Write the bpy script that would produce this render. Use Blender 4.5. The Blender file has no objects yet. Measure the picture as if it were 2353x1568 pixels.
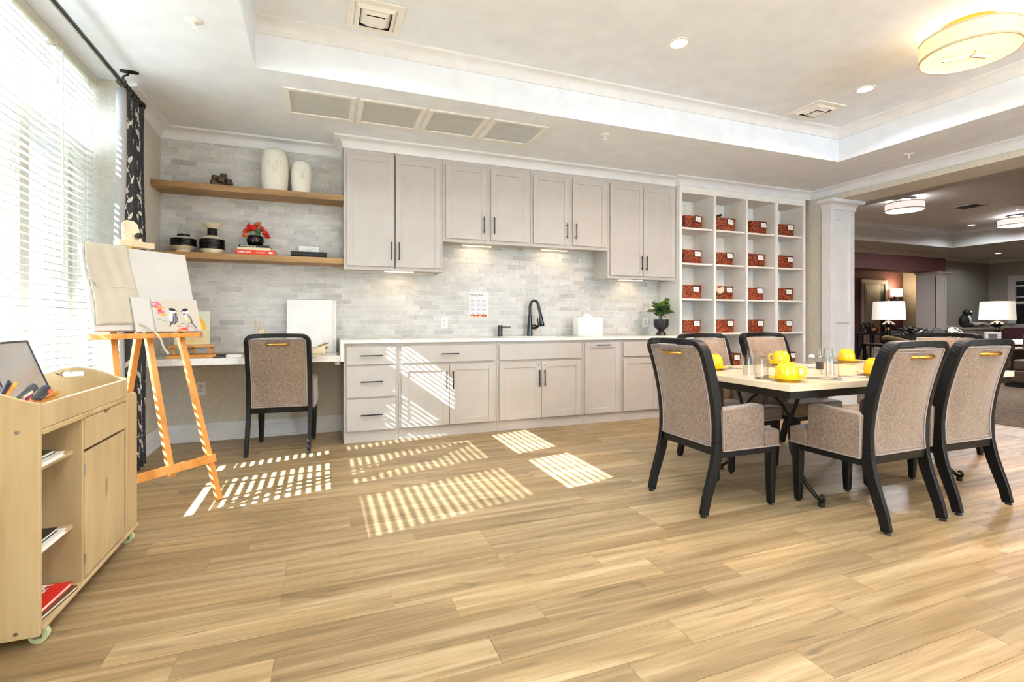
import bpy, bmesh, math, random
from mathutils import Vector, Matrix
PI = math.pi
R = math.radians
random.seed(7)
SC = bpy.context.scene
COL = SC.collection

# ------------------------------------------------------------------ camera
CX, CY, FOC, YAW, HC = 1176.5, 737.3, 1142.7, 0.364, 1.085
SY_, CY_ = math.sin(YAW), math.cos(YAW)
cam_d = bpy.data.cameras.new('camera')
cam_d.sensor_fit = 'HORIZONTAL'
cam_d.sensor_width = 36.0
cam_d.lens = FOC / 2353.0 * 36.0
cam_d.shift_y = -(784.0 - CY) / 2353.0
cam_d.clip_start = 0.05
cam_d.clip_end = 200
cam = bpy.data.objects.new('camera', cam_d)
cam.location = (0, 0, HC)
cam.rotation_euler = (PI / 2, 0, -YAW)
COL.objects.link(cam)
SC.camera = cam

# ------------------------------------------------------------------ world, sun, exposure
vs = SC.view_settings
vs.view_transform = 'Standard'
vs.look = 'None'
vs.gamma = 1.0
vs.use_curve_mapping = False
vs.exposure = 1.37
world = bpy.data.worlds.new('world')
SC.world = world
world.use_nodes = True
wn = world.node_tree.nodes['Background']
wn.inputs['Color'].default_value = (0.60, 0.79, 1.0, 1)
wn.inputs['Strength'].default_value = 13.0
sun_d = bpy.data.lights.new('sun', 'SUN')
sun_d.energy = 75.0
sun_d.angle = R(0.35)
sun_d.color = (0.88, 0.94, 1.0)
sun = bpy.data.objects.new('sun', sun_d)
sun.rotation_euler = Vector((1.0, 0.27, -0.74)).to_track_quat('-Z', 'Y').to_euler()
COL.objects.link(sun)
cy = SC.cycles
cy.use_denoising = True
cy.max_bounces = 10
cy.diffuse_bounces = 6
cy.glossy_bounces = 4
cy.transmission_bounces = 6
cy.transparent_max_bounces = 16
cy.caustics_reflective = False
cy.caustics_refractive = False
cy.sample_clamp_indirect = 4.0

def PX(u, v, **k):
    """photo pixel -> point on the plane x=, y= or z="""
    a = (u - CX) / FOC
    b = (CY - v) / FOC
    r = (a * CY_ + SY_, -a * SY_ + CY_, b)
    (ax, val), = k.items()
    i = 'xyz'.index(ax)
    o = (0, 0, HC)
    t = (val - o[i]) / r[i]
    return Vector((o[0] + t * r[0], o[1] + t * r[1], o[2] + t * r[2]))

# ------------------------------------------------------------------ mesh helpers
class MB:
    def __init__(s):
        s.v = []; s.f = []
    def add(s, vs_, fs):
        n = len(s.v)
        s.v += [tuple(p) for p in vs_]
        s.f += [tuple(i + n for i in f) for f in fs]
        return s
    def box(s, x0, x1, y0, y1, z0, z1):
        x0, x1 = sorted((x0, x1)); y0, y1 = sorted((y0, y1)); z0, z1 = sorted((z0, z1))
        return s.add([(x0, y0, z0), (x1, y0, z0), (x1, y1, z0), (x0, y1, z0), (x0, y0, z1), (x1, y0, z1), (x1, y1, z1), (x0, y1, z1)],
                     [(0, 3, 2, 1), (4, 5, 6, 7), (0, 1, 5, 4), (1, 2, 6, 5), (2, 3, 7, 6), (3, 0, 4, 7)])
    def obox(s, c, size, M=None):
        M = M or Matrix.Identity(3)
        c = Vector(c); a, b, h = [q / 2 for q in size]
        P = [c + M @ Vector(q) for q in ((-a, -b, -h), (a, -b, -h), (a, b, -h), (-a, b, -h), (-a, -b, h), (a, -b, h), (a, b, h), (-a, b, h))]
        return s.add(P, [(0, 3, 2, 1), (4, 5, 6, 7), (0, 1, 5, 4), (1, 2, 6, 5), (2, 3, 7, 6), (3, 0, 4, 7)])
    def prism(s, poly, t0, t1, axis='z'):
        """poly of (a,b); axis z: (a,b,t); y: (a,t,b); x: (t,a,b)"""
        mk = {'z': lambda a, b, t: (a, b, t), 'y': lambda a, b, t: (a, t, b), 'x': lambda a, b, t: (t, a, b)}[axis]
        n = len(poly)
        P = [mk(a, b, t0) for a, b in poly] + [mk(a, b, t1) for a, b in poly]
        return s.add(P, [tuple(range(n))[::-1], tuple(range(n, 2 * n))] + [(i, (i + 1) % n, n + (i + 1) % n, n + i) for i in range(n)])
    def lathe(s, prof, n=24, c=(0, 0, 0), sx=1.0, sy=1.0):
        P = []; F = []
        m = len(prof)
        for r, z in prof:
            for i in range(n):
                t = 2 * PI * i / n
                P.append((c[0] + r * sx * math.cos(t), c[1] + r * sy * math.sin(t), c[2] + z))
        for j in range(m - 1):
            for i in range(n):
                k = (i + 1) % n
                F.append((j * n + i, j * n + k, (j + 1) * n + k, (j + 1) * n + i))
        if prof[0] != prof[-1]:
            F.append(tuple(range(n))[::-1]); F.append(tuple(range((m - 1) * n, m * n)))
        return s.add(P, F)
    def sweep(s, path, sec, up=(0, 0, 1), scales=None, closed=False, caps=True):
        """sweep 2D section (a along side, b along up') along path"""
        path = [Vector(p) for p in path]; n = len(path); m = len(sec)
        P = []; F = []
        up = Vector(up)
        pt = None
        for i, p in enumerate(path):
            if closed:
                t = (path[(i + 1) % n] - path[i - 1])
            else:
                t = path[min(i + 1, n - 1)] - path[max(i - 1, 0)]
            t.normalize()
            u = up - t * up.dot(t)
            if u.length < 1e-4:
                u = Vector((1, 0, 0)) - t * t.x
            u.normalize()
            if pt is not None and pt.dot(u) < 0 and up.length < 0.1: u = -u
            w = t.cross(u)
            k = 1.0 if scales is None else scales[i]
            for a, b in sec:
                P.append(p + w * (a * k) + u * (b * k))
        L = n if closed else n - 1
        for i in range(L):
            j = (i + 1) % n
            for q in range(m):
                r = (q + 1) % m
                F.append((i * m + q, i * m + r, j * m + r, j * m + q))
        if caps and not closed:
            F.append(tuple(range(m))[::-1]); F.append(tuple(range((n - 1) * m, n * m)))
        return s.add(P, F)
    def tube(s, path, r, n=10, rs=None, closed=False, up=(0.013, 0.021, 1)):
        sec = [(r * math.cos(2 * PI * i / n), r * math.sin(2 * PI * i / n)) for i in range(n)]
        return s.sweep(path, sec, up, rs, closed)
    def cyl(s, p0, p1, r, n=14, r1=None):
        return s.tube([p0, p1], r, n, [1.0, (r1 if r1 is not None else r) / r])
    def ell(s, c, rx, ry, rz, n=14, m=9, M=None):
        P = []; F = []
        for j in range(1, m):
            ph = PI * j / m
            for i in range(n):
                t = 2 * PI * i / n
                q = Vector((rx * math.sin(ph) * math.cos(t), ry * math.sin(ph) * math.sin(t), rz * math.cos(ph)))
                if M is not None: q = M @ q
                P.append(Vector(c) + q)
        a = Vector((0, 0, rz)); b = Vector((0, 0, -rz))
        if M is not None: a = M @ a; b = M @ b
        P += [Vector(c) + a, Vector(c) + b]
        A = len(P) - 2
        for i in range(n):
            k = (i + 1) % n
            F.append((A, i, k)); F.append((A + 1, (m - 2) * n + k, (m - 2) * n + i))
        for j in range(m - 2):
            for i in range(n):
                k = (i + 1) % n
                F.append((j * n + i, (j + 1) * n + i, (j + 1) * n + k, j * n + k))
        return s.add(P, F)
    def grid(s, fn, nu, nv):
        P = [fn(i / nu, j / nv) for j in range(nv + 1) for i in range(nu + 1)]
        F = [(j * (nu + 1) + i, j * (nu + 1) + i + 1, (j + 1) * (nu + 1) + i + 1, (j + 1) * (nu + 1) + i) for j in range(nv) for i in range(nu)]
        return s.add(P, F)
    def xf(s, M):
        s.v = [tuple(M @ Vector(p)) for p in s.v]
        return s
    def mesh(s, name, smooth=None, recalc=True):
        me = bpy.data.meshes.new(name)
        me.from_pydata(s.v, [], s.f)
        if recalc:
            bm = bmesh.new(); bm.from_mesh(me)
            bmesh.ops.recalc_face_normals(bm, faces=bm.faces)
            bm.to_mesh(me); bm.free()
        if smooth is not None:
            me.polygons.foreach_set('use_smooth', [True] * len(me.polygons))
            me.set_sharp_from_angle(angle=R(smooth))
        me.update()
        return me

def rrect(w, h, r, n=4, cx=0, cy=0):
    """rounded rectangle outline, counter-clockwise, centred"""
    out = []
    for (sx, sy, a0) in ((1, -1, -90), (1, 1, 0), (-1, 1, 90), (-1, -1, 180)):
        for i in range(n + 1):
            t = R(a0 + 90 * i / n)
            out.append((cx + sx * (w / 2 - r) + r * math.cos(t), cy + sy * (h / 2 - r) + r * math.sin(t)))
    return out

def link(o, parent=None):
    COL.objects.link(o)
    if parent is not None: o.parent = parent
    return o

def tag(o, label=None, cat=None, group=None, kind=None):
    if label: o['label'] = label
    if cat: o['category'] = cat
    if group: o['group'] = group
    if kind: o['kind'] = kind
    return o

def obj(name, mb, mat, parent=None, smooth=None, bevel=0, seg=2, loc=None, rot=None, recalc=True):
    me = mb if isinstance(mb, bpy.types.Mesh) else mb.mesh(name, smooth, recalc)
    if mat is not None and not me.materials: me.materials.append(mat)
    o = bpy.data.objects.new(name, me)
    link(o, parent)
    if loc is not None: o.location = loc
    if rot is not None: o.rotation_euler = rot
    if bevel:
        b = o.modifiers.new('bevel', 'BEVEL'); b.width = bevel; b.segments = seg; b.limit_method = 'ANGLE'; b.angle_limit = R(40)
    return o

def thing(name, label, cat, loc=(0, 0, 0), rotz=0, group=None):
    o = bpy.data.objects.new(name, None)
    o.empty_display_size = 0.1
    link(o)
    o.location = loc
    o.rotation_euler = (0, 0, rotz)
    return tag(o, label, cat, group)

def dup(root, loc, rotz=0, label=None, group=None):
    r = root.copy(); COL.objects.link(r); r.location = loc; r.rotation_euler = (0, 0, rotz)
    if label: r['label'] = label
    if group: r['group'] = group
    for ch in list(root.children):
        c = ch.copy(); COL.objects.link(c); c.parent = r
        for g in list(ch.children):
            d = g.copy(); COL.objects.link(d); d.parent = c
    return r

def struct(name, mb, mat, parent=None, **k):
    o = obj(name, mb, mat, parent, **k)
    if parent is None: o['kind'] = 'structure'
    return o

def text(name, body, size, mat, parent, M, bold=0.0):
    cu = bpy.data.curves.new(name, 'FONT')
    cu.body = body; cu.size = size; cu.align_x = 'LEFT'; cu.align_y = 'BOTTOM_BASELINE'; cu.offset = bold; cu.resolution_u = 3
    t = bpy.data.objects.new(name, cu); COL.objects.link(t)
    dg = bpy.context.evaluated_depsgraph_get()
    me = bpy.data.meshes.new_from_object(t.evaluated_get(dg))
    bpy.data.objects.remove(t); bpy.data.curves.remove(cu)
    me.transform(M)
    me.materials.clear(); me.materials.append(mat)
    o = bpy.data.objects.new(name, me); link(o, parent)
    return o

def basis(ex, ey, o):
    """4x4 with local x->ex, y->ey, z->cross, origin o"""
    ex = Vector(ex).normalized(); ey = Vector(ey).normalized(); ez = ex.cross(ey)
    M = Matrix((ex, ey, ez)).transposed().to_4x4(); M.translation = Vector(o)
    return M

# ------------------------------------------------------------------ materials
def lin(c):
    if isinstance(c, str):
        c = [int(c[i:i + 2], 16) / 255 for i in (0, 2, 4)]
    return tuple(((x / 12.92) if x <= 0.04045 else ((x + 0.055) / 1.055) ** 2.4) for x in c) + (1.0,)

class NT:
    def __init__(s, name):
        s.m = bpy.data.materials.new(name); s.m.use_nodes = True
        s.t = s.m.node_tree; s.b = s.t.nodes['Principled BSDF']; s.out = s.t.nodes['Material Output']
    def n(s, typ, **k):
        x = s.t.nodes.new(typ)
        for a, b in k.items():
            if a in ('operation', 'blend_type', 'data_type', 'noise_dimensions', 'feature', 'wave_type', 'bands_direction', 'distance', 'wave_profile', 'rings_direction', 'interpolation_type'):
                setattr(x, a, b)
        return x
    def l(s, a, b): s.t.links.new(a, b)
    def coord(s, kind='Object'):
        return s.n('ShaderNodeTexCoord').outputs[kind]
    def mapping(s, vec, scale=(1, 1, 1), rot=(0, 0, 0), loc=(0, 0, 0)):
        m = s.n('ShaderNodeMapping'); m.inputs['Scale'].default_value = scale; m.inputs['Rotation'].default_value = rot; m.inputs['Location'].default_value = loc
        s.l(vec, m.inputs['Vector']); return m.outputs[0]
    def rnd_vec(s, vec, k=31.0):
        oi = s.n('ShaderNodeObjectInfo')
        mu = s.n('ShaderNodeMath', operation='MULTIPLY'); mu.inputs[1].default_value = k; s.l(oi.outputs['Random'], mu.inputs[0])
        a = s.n('ShaderNodeVectorMath', operation='ADD'); s.l(vec, a.inputs[0]); s.l(mu.outputs[0], a.inputs[1])
        return a.outputs[0], oi.outputs['Random']
    def noise(s, vec, scale=5, detail=3, rough=0.5, dist=0.0):
        x = s.n('ShaderNodeTexNoise'); x.inputs['Scale'].default_value = scale; x.inputs['Detail'].default_value = detail; x.inputs['Roughness'].default_value = rough; x.inputs['Distortion'].default_value = dist
        s.l(vec, x.inputs['Vector']); return x.outputs['Fac']
    def ramp(s, fac, stops):
        r = s.n('ShaderNodeValToRGB'); e = r.color_ramp.elements
        while len(e) < len(stops): e.new(0.5)
        for i, (p, c) in enumerate(stops):
            e[i].position = p; e[i].color = lin(c) if not isinstance(c, (int, float)) else (c, c, c, 1)
        s.l(fac, r.inputs[0]); return r.outputs[0]
    def mix(s, fac, a, b, mode='MIX'):
        m = s.n('ShaderNodeMix', data_type='RGBA', blend_type=mode)
        for sock, val in ((m.inputs[0], fac), (m.inputs[6], a), (m.inputs[7], b)):
            if isinstance(val, (int, float)): sock.default_value = val
            elif isinstance(val, (tuple, str)): sock.default_value = lin(val)
            else: s.l(val, sock)
        return m.outputs[2]
    def math(s, op, a, b=None):
        m = s.n('ShaderNodeMath', operation=op)
        for i, val in enumerate((a, b)):
            if val is None: continue
            if isinstance(val, (int, float)): m.inputs[i].default_value = val
            else: s.l(val, m.inputs[i])
        return m.outputs[0]
    def color(s, c):
        if isinstance(c, (tuple, str)): s.b.inputs['Base Color'].default_value = lin(c)
        else: s.l(c, s.b.inputs['Base Color'])
        return s
    def set(s, **k):
        for a, b in k.items():
            key = a.replace('_', ' ')
            if isinstance(b, (int, float, tuple)): s.b.inputs[key].default_value = b
            else: s.l(b, s.b.inputs[key])
        return s
    def bump(s, h, strength=0.3, dist=0.01):
        b = s.n('ShaderNodeBump'); b.inputs['Strength'].default_value = strength; b.inputs['Distance'].default_value = dist
        s.l(h, b.inputs['Height']); s.l(b.outputs[0], s.b.inputs['Normal']); return s

def plain(name, c, rough=0.5, metal=0.0, spec=0.5, coat=0.0):
    """plain paint / metal with a faint procedural tone variation"""
    t = NT(name)
    nz = t.noise(t.coord('Object'), 6.0, 3)
    cc = tuple(int(c[i:i + 2], 16) / 255 for i in (0, 2, 4)) if isinstance(c, str) else c
    d = tuple(x * 0.965 for x in cc)
    t.color(t.ramp(nz, [(0.3, d), (0.7, cc)]))
    t.set(Roughness=rough, Metallic=metal, Coat_Weight=coat)
    t.b.inputs['Specular IOR Level'].default_value = spec
    return t.m

def emit(name, c, strength, base='ffffff'):
    t = NT(name)
    t.color(base)
    t.b.inputs['Emission Color'].default_value = lin(c)
    t.b.inputs['Emission Strength'].default_value = strength
    return t.m

def wood(name, dark, mid, light, axis='x', sc=1.0, rough=0.45, coat=0.0):
    t = NT(name)
    v, rn = t.rnd_vec(t.coord('Object'))
    s1 = {'x': (1.2, 9, 9), 'y': (9, 1.2, 9), 'z': (9, 9, 1.2)}[axis]
    s2 = {'x': (4, 90, 90), 'y': (90, 4, 90), 'z': (90, 90, 4)}[axis]
    a = t.noise(t.mapping(v, tuple(q * sc for q in s1)), 1.0, 4, 0.6, 0.6)
    b = t.noise(t.mapping(v, tuple(q * sc for q in s2)), 1.0, 2, 0.5)
    col = t.ramp(a, [(0.32, dark), (0.5, mid), (0.68, light)])
    col = t.mix(t.ramp(b, [(0.35, 0.25), (0.6, 0.0)]), col, dark)
    t.color(col); t.set(Roughness=rough, Coat_Weight=coat)
    return t.m

MT = {}
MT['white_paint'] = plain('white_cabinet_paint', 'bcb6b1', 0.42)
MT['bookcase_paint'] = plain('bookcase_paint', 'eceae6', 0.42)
MT['trim_paint'] = plain('trim_paint', 'e6e6e8', 0.45)
MT['ceiling_paint'] = plain('ceiling_paint', 'ecf1fa', 0.9)
MT['black_metal'] = plain('black_metal', '17171a', 0.35, 0.0, 0.5)
MT['black_gloss'] = plain('black_gloss', '0b0b0d', 0.12, 0.0, 0.6)
MT['dark_wood'] = wood('espresso_wood', '070606', '0b0909', '100d0c', 'z', 1.0, 0.42)
MT['dark_wood'].node_tree.nodes['Principled BSDF'].inputs['Specular IOR Level'].default_value = 0.28
MT['gold'] = plain('brushed_brass', 'c99b4e', 0.3, 1.0)
MT['nickel'] = plain('polished_nickel', 'cfcac2', 0.18, 1.0)
MT['steel'] = plain('stainless_steel', 'c4c2c0', 0.16, 1.0)
MT['bronze'] = plain('oil_rubbed_bronze', '2c2926', 0.35, 0.6)
MT['pewter'] = plain('pewter_rod', '5c5950', 0.3, 0.8)
MT['plastic_white'] = plain('white_plastic', 'f0eeea', 0.35)
MT['plastic_cream'] = plain('cream_plastic', 'd9d4c4', 0.4)
MT['slat_white'] = plain('blind_slat', 'dcd8d0', 0.5)
MT['ceramic_white'] = plain('white_ceramic', 'f1efe9', 0.2, 0, 0.5)
MT['ceramic_matt'] = plain('matt_white_ceramic', 'e9e5da', 0.55)
MT['ceramic_cream'] = plain('cream_ceramic', 'e6dcc3', 0.3)
MT['ceramic_black'] = plain('black_ceramic', '131415', 0.22)
MT['yellow'] = plain('yellow_glaze', 'f6c713', 0.14, 0, 0.6, 0.4)
MT['canvas'] = plain('primed_canvas', 'c9c7c4', 0.85)
MT['shade_offset_canvas'] = plain('canvas_lightened_for_shade', 'f1f0ee', 0.85)  # same canvas, colour lightened to offset the weaker light at the desk
MT['paper'] = plain('white_paper', 'f2f0ee', 0.8)
MT['cream_paper'] = plain('cream_paper', 'dccfae', 0.8)
MT['red'] = plain('red_cover', 'e0351f', 0.45)
MT['orange'] = plain('orange_print', 'e86a1e', 0.7)
MT['ink'] = plain('dark_ink', '3c3c44', 0.8)
MT['ink_grey'] = plain('grey_ink', 'b9b9c4', 0.8)
MT['black'] = plain('black_matt', '141414', 0.6)
MT['rubber'] = plain('rubber', '1c1c1c', 0.7)
MT['shade_white'] = None
MT['grout'] = plain('grout', 'e6e5e2', 0.9)
MT['wheel'] = plain('pale_green_wheel', 'bcc79b', 0.4)
MT['zinc'] = plain('zinc', '9b9c9e', 0.3, 1.0)

def m_floor():
    t = NT('oak_vinyl_plank')
    v, rn = t.rnd_vec(t.coord('Object'), 53.0)
    wob = t.noise(t.mapping(v, (1.1, 5, 1)), 1.0, 2, 0.5)
    a = t.noise(t.mapping(v, (0.75, 15, 1)), 1.0, 4, 0.6, 0.9)
    b = t.noise(t.mapping(v, (5, 150, 1)), 1.0, 3, 0.6, 0.3)
    k = t.noise(t.mapping(v, (2.6, 13, 1)), 1.0, 1, 0.4, 1.8)
    col = t.ramp(a, [(0.28, '826d4e'), (0.42, '99815f'), (0.53, 'ac9470'), (0.68, 'bea988')])
    col = t.mix(t.ramp(b, [(0.3, 0.34), (0.58, 0.0)]), col, '6f5e41')
    col = t.mix(t.ramp(k, [(0.66, 0.0), (0.78, 0.6)]), col, '5f4f39')
    tone = t.ramp(rn, [(0.0, 'd8d4cd'), (0.5, 'efece6'), (1.0, 'fffcf6')])
    col = t.mix(1.0, col, tone, 'MULTIPLY')
    t.color(col); t.set(Roughness=0.42)
    t.b.inputs['Specular IOR Level'].default_value = 0.4
    t.bump(b, 0.12, 0.002)
    return t.m
MT['floor'] = m_floor()

def m_tile():
    t = NT('carrara_marble_tile')
    v, rn = t.rnd_vec(t.coord('Object'), 71.0)
    big = t.noise(v, 5.0, 3, 0.5, 0.4)
    vn = t.noise(t.mapping(v, (3.2, 3.2, 9.0), (0, 0.75, 0)), 1.0, 4, 0.55, 1.2)
    ab = t.math('ABSOLUTE', t.math('SUBTRACT', vn, 0.5))
    col = t.ramp(big, [(0.3, 'c3c2c0'), (0.5, 'cecdcb'), (0.72, 'd6d5d3')])
    col = t.mix(t.ramp(ab, [(0.0, 0.5), (0.016, 0.0)]), col, '8f9294')
    tone = t.ramp(rn, [(0.0, 'dfdfde'), (0.2, 'efeeed'), (0.5, 'f8f7f5'), (1.0, 'ffffff')])
    col = t.mix(1.0, col, tone, 'MULTIPLY')
    t.color(col); t.set(Roughness=0.38)
    return t.m
MT['tile'] = m_tile()

def m_wallpaper(name, a, b, sc=11.0):
    t = NT(name)
    v = t.coord('Object')
    w = t.noise(v, 4.0, 2)
    vo = t.n('ShaderNodeTexVoronoi', feature='F1'); vo.inputs['Scale'].default_value = sc
    wv = t.n('ShaderNodeTexNoise'); wv.inputs['Scale'].default_value = 22.0; t.l(v, wv.inputs['Vector'])
    sc_ = t.n('ShaderNodeVectorMath', operation='SCALE'); sc_.inputs['Scale'].default_value = 0.09; t.l(wv.outputs['Color'], sc_.inputs[0])
    ad = t.n('ShaderNodeVectorMath', operation='ADD'); t.l(v, ad.inputs[0]); t.l(sc_.outputs[0], ad.inputs[1])
    t.l(ad.outputs[0], vo.inputs['Vector'])
    rings = t.math('SINE', t.math('MULTIPLY', vo.outputs['Distance'], 13.0))
    n2 = t.noise(v, 70, 4)
    f = t.math('ADD', t.math('MULTIPLY', rings, 0.16), t.math('MULTIPLY', n2, 0.85))
    t.color(t.ramp(f, [(0.25, a), (0.75, b)])); t.set(Roughness=0.7)
    return t.m
MT['wallpaper'] = m_wallpaper('pale_damask_wallpaper', 'c6c0b4', 'd8d2c7', 24.0)

def m_fabric():
    t = NT('crackled_taupe_upholstery')
    v = t.coord('Object')
    n1 = t.noise(v, 7.0, 4)
    def lines(sc, rot, k):
        wv = t.n('ShaderNodeTexNoise'); wv.inputs['Scale'].default_value = 28.0; t.l(v, wv.inputs['Vector'])
        s_ = t.n('ShaderNodeVectorMath', operation='SCALE'); s_.inputs['Scale'].default_value = 0.028; t.l(wv.outputs['Color'], s_.inputs[0])
        ad = t.n('ShaderNodeVectorMath', operation='ADD'); t.l(v, ad.inputs[0]); t.l(s_.outputs[0], ad.inputs[1])
        vo = t.n('ShaderNodeTexVoronoi', feature='DISTANCE_TO_EDGE'); vo.inputs['Scale'].default_value = 1.0
        t.l(t.mapping(ad.outputs[0], sc, rot), vo.inputs['Vector'])
        return t.ramp(vo.outputs['Distance'], [(0.0, k), (0.09, 0.0)])
    a = lines((55, 50, 26), (0.5, 0.4, 0.3), 1.0); b = lines((30, 60, 55), (0.2, 0.9, 0.7), 1.0)
    m = t.math('MAXIMUM', a, b)
    fine = t.noise(v, 240.0, 2)
    col = t.ramp(n1, [(0.3, '665244'), (0.7, '786251')])
    col = t.mix(t.math('MULTIPLY', m, 0.5), col, 'a5917f')
    col = t.mix(t.ramp(fine, [(0.42, 0.0), (0.7, 0.2)]), col, '9c9086')
    t.color(col); t.set(Roughness=0.5, Sheen_Weight=0.5, Sheen_Roughness=0.4)
    t.b.inputs['Specular IOR Level'].default_value = 0.45
    t.bump(m, 0.1, 0.001)
    return t.m
MT['fabric'] = m_fabric()
MT['piping'] = plain('grey_piping', '9b8d86', 0.55)

def m_basket():
    t = NT('red_brown_seagrass')
    v, rn = t.rnd_vec(t.coord('Object'), 13.0)
    n1 = t.noise(t.mapping(v, (38, 38, 75)), 1.0, 3, 0.6)
    col = t.ramp(n1, [(0.34, '250b05'), (0.44, '702411'), (0.54, 'a13f19'), (0.64, 'cf7d38')])
    t.color(t.mix(1.0, col, t.ramp(rn, [(0.0, 'd8c8c8'), (1.0, 'ffffff')]), 'MULTIPLY')); t.set(Roughness=0.55)
    t.bump(n1, 0.6, 0.006)
    return t.m
MT['basket'] = m_basket()

MT['shelf_wood'] = wood('oak_shelf', '7d5f3c', 'a47d4e', 'b58f60', 'x', 1.0, 0.5)
MT['easel_wood'] = wood('beech_easel', 'b9772f', 'd18f45', 'dd9f57', 'z', 1.0, 0.4)
MT['birch'] = wood('birch_plywood', 'ad946c', 'bda67d', 'c7b28b', 'z', 0.7, 0.45)
MT['birch_edge'] = wood('birch_ply_edge', 'b79463', 'cfb184', 'ddc498', 'x', 1.6, 0.5)
MT['raw_wood'] = wood('pale_raw_wood', 'cdb491', 'dcc5a3', 'e5d2b3', 'z', 1.0, 0.5)
MT['puzzle_wood'] = wood('charred_wood', '120c07', '3a2513', '7a5226', 'x', 2.5, 0.5)
MT['table_top'] = wood('pale_laminate', 'd8c6a6', 'decdb0', 'e4d5ba', 'x', 0.6, 0.22, 0.2)

def m_quartz():
    t = NT('white_quartz')
    v = t.coord('Object')
    vn = t.noise(v, 3.5, 6, 0.62, 1.6)
    ab = t.math('ABSOLUTE', t.math('SUBTRACT', vn, 0.5))
    t.color(t.mix(t.ramp(ab, [(0.0, 0.5), (0.03, 0.0)]), 'e9e6e0', 'c8c2b8')); t.set(Roughness=0.14)
    return t.m
MT['quartz'] = m_quartz()

def m_glass(name, tint=(1, 1, 1), refl=0.1, ior=1.45):
    t = NT(name)
    tr = t.n('ShaderNodeBsdfTransparent'); tr.inputs[0].default_value = (*tint, 1)
    gl = t.n('ShaderNodeBsdfGlossy'); gl.inputs['Roughness'].default_value = 0.02
    lw = t.n('ShaderNodeLayerWeight'); lw.inputs['Blend'].default_value = 0.5
    fr = t.math('ADD', t.math('MULTIPLY', t.math('POWER', lw.outputs['Facing'], 3.0), ior - 1.0), 0.04)
    mx = t.n('ShaderNodeMixShader')
    t.l(fr, mx.inputs[0]); t.l(tr.outputs[0], mx.inputs[1]); t.l(gl.outputs[0], mx.inputs[2])
    t.l(mx.outputs[0], t.out.inputs[0]); t.t.nodes.remove(t.b)
    return t.m
MT['pane'] = m_glass('window_glass', (0.96, 0.98, 0.97))
MT['dimmed_pane'] = m_glass('daylight_dimming_glass', (0.64, 0.66, 0.66))  # window glass darkened to hold back daylight at the visible blinds
MT['screen'] = m_glass('insect_screen', (0.55, 0.56, 0.56), ior=1.0)
MT['tumbler'] = m_glass('tumbler_glass', (0.97, 0.98, 0.98), ior=1.7)

def m_shade(name, c, em, strength):
    t = NT(name)
    n1 = t.noise(t.mapping(t.coord('Object'), (120, 120, 30)), 1.0, 2)
    t.color(t.ramp(n1, [(0.3, c), (0.7, tuple(min(1, x * 1.03) for x in [int(c[i:i + 2], 16) / 255 for i in (0, 2, 4)]))]))
    t.b.inputs['Emission Color'].default_value = lin(em); t.b.inputs['Emission Strength'].default_value = strength
    t.set(Roughness=0.8)
    return t.m
# ================================================================== THE SETTING
CEIL, TRAY = 2.79, 3.12
XL, XR, YB, YF = -1.33, 6.10, 5.18, -3.5      # left wall, right wall, back wall, wall behind the camera
XW = -1.62                                     # window plane in its recess
TX0, TX1, TY0, TY1 = -0.42, 5.17, -2.6, 3.74   # ceiling tray
YR = 4.30                                      # recess return
HDR = 2.625

# floor slab + planks
m = MB(); m.box(-1.9, 6.56, YF - 0.1, 5.3, -0.12, -0.0035)
floor = struct('floor', m, MT['floor'])
PW, PL = 0.1405, 0.907
rowoff = {0: 1.808, 1: 1.169, 2: 0.533, 3: 0.762, 4: 1.377, 5: 1.162, 6: 0.754, 7: -0.147}
mp = MB(); mp.box(-PL / 2 + 0.0006, PL / 2 - 0.0006, -PW / 2 + 0.0006, PW / 2 - 0.0006, -0.0032, 0.0)
plank_me = mp.mesh('plank'); plank_me.materials.append(MT['floor'])
rng = random.Random(3)
for k in range(-4, 29):
    y0 = 1.202 + PW * k
    if y0 > YB: break
    off = rowoff.get(k, rng.uniform(0, PL))
    x = off - PL * math.ceil((off - (-1.60)) / PL)
    while x < 6.1:
        a, b = max(x, -1.62), min(x + PL, 6.1)
        # only planks in or close to the view
        cxm, cym = (a + b) / 2, y0 + PW / 2
        dd = cxm * SY_ + cym * CY_
        lat = cxm * CY_ - cym * SY_
        if dd > 0.9 and lat / dd < 1.25 and lat / dd > -1.6 and b - a > 0.02 and not (cym > 4.75 and cxm > 0.7):
            if b - a > PL - 1e-3:
                me = plank_me
            else:
                q = MB(); q.box(-(b - a) / 2 + .0006, (b - a) / 2 - .0006, -PW / 2 + .0006, PW / 2 - .0006, -.0032, 0); me = q.mesh('plank'); me.materials.append(MT['floor'])
            obj('plank', me, None, floor, loc=(cxm, cym, 0))
        x += PL

# ceiling with raised tray
m = MB()
m.box(-1.9, TX0, YF, 5.3, CEIL, TRAY + 0.1); m.box(TX1, 6.56, YF, 5.3, CEIL, TRAY + 0.1)
m.box(TX0, TX1, TY1, 5.3, CEIL, TRAY + 0.1); m.box(TX0, TX1, YF, TY0, CEIL, TRAY + 0.1)
m.box(TX0, TX1, TY0, TY1, TRAY, TRAY + 0.1)
struct('ceiling', m, MT['ceiling_paint'])

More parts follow.
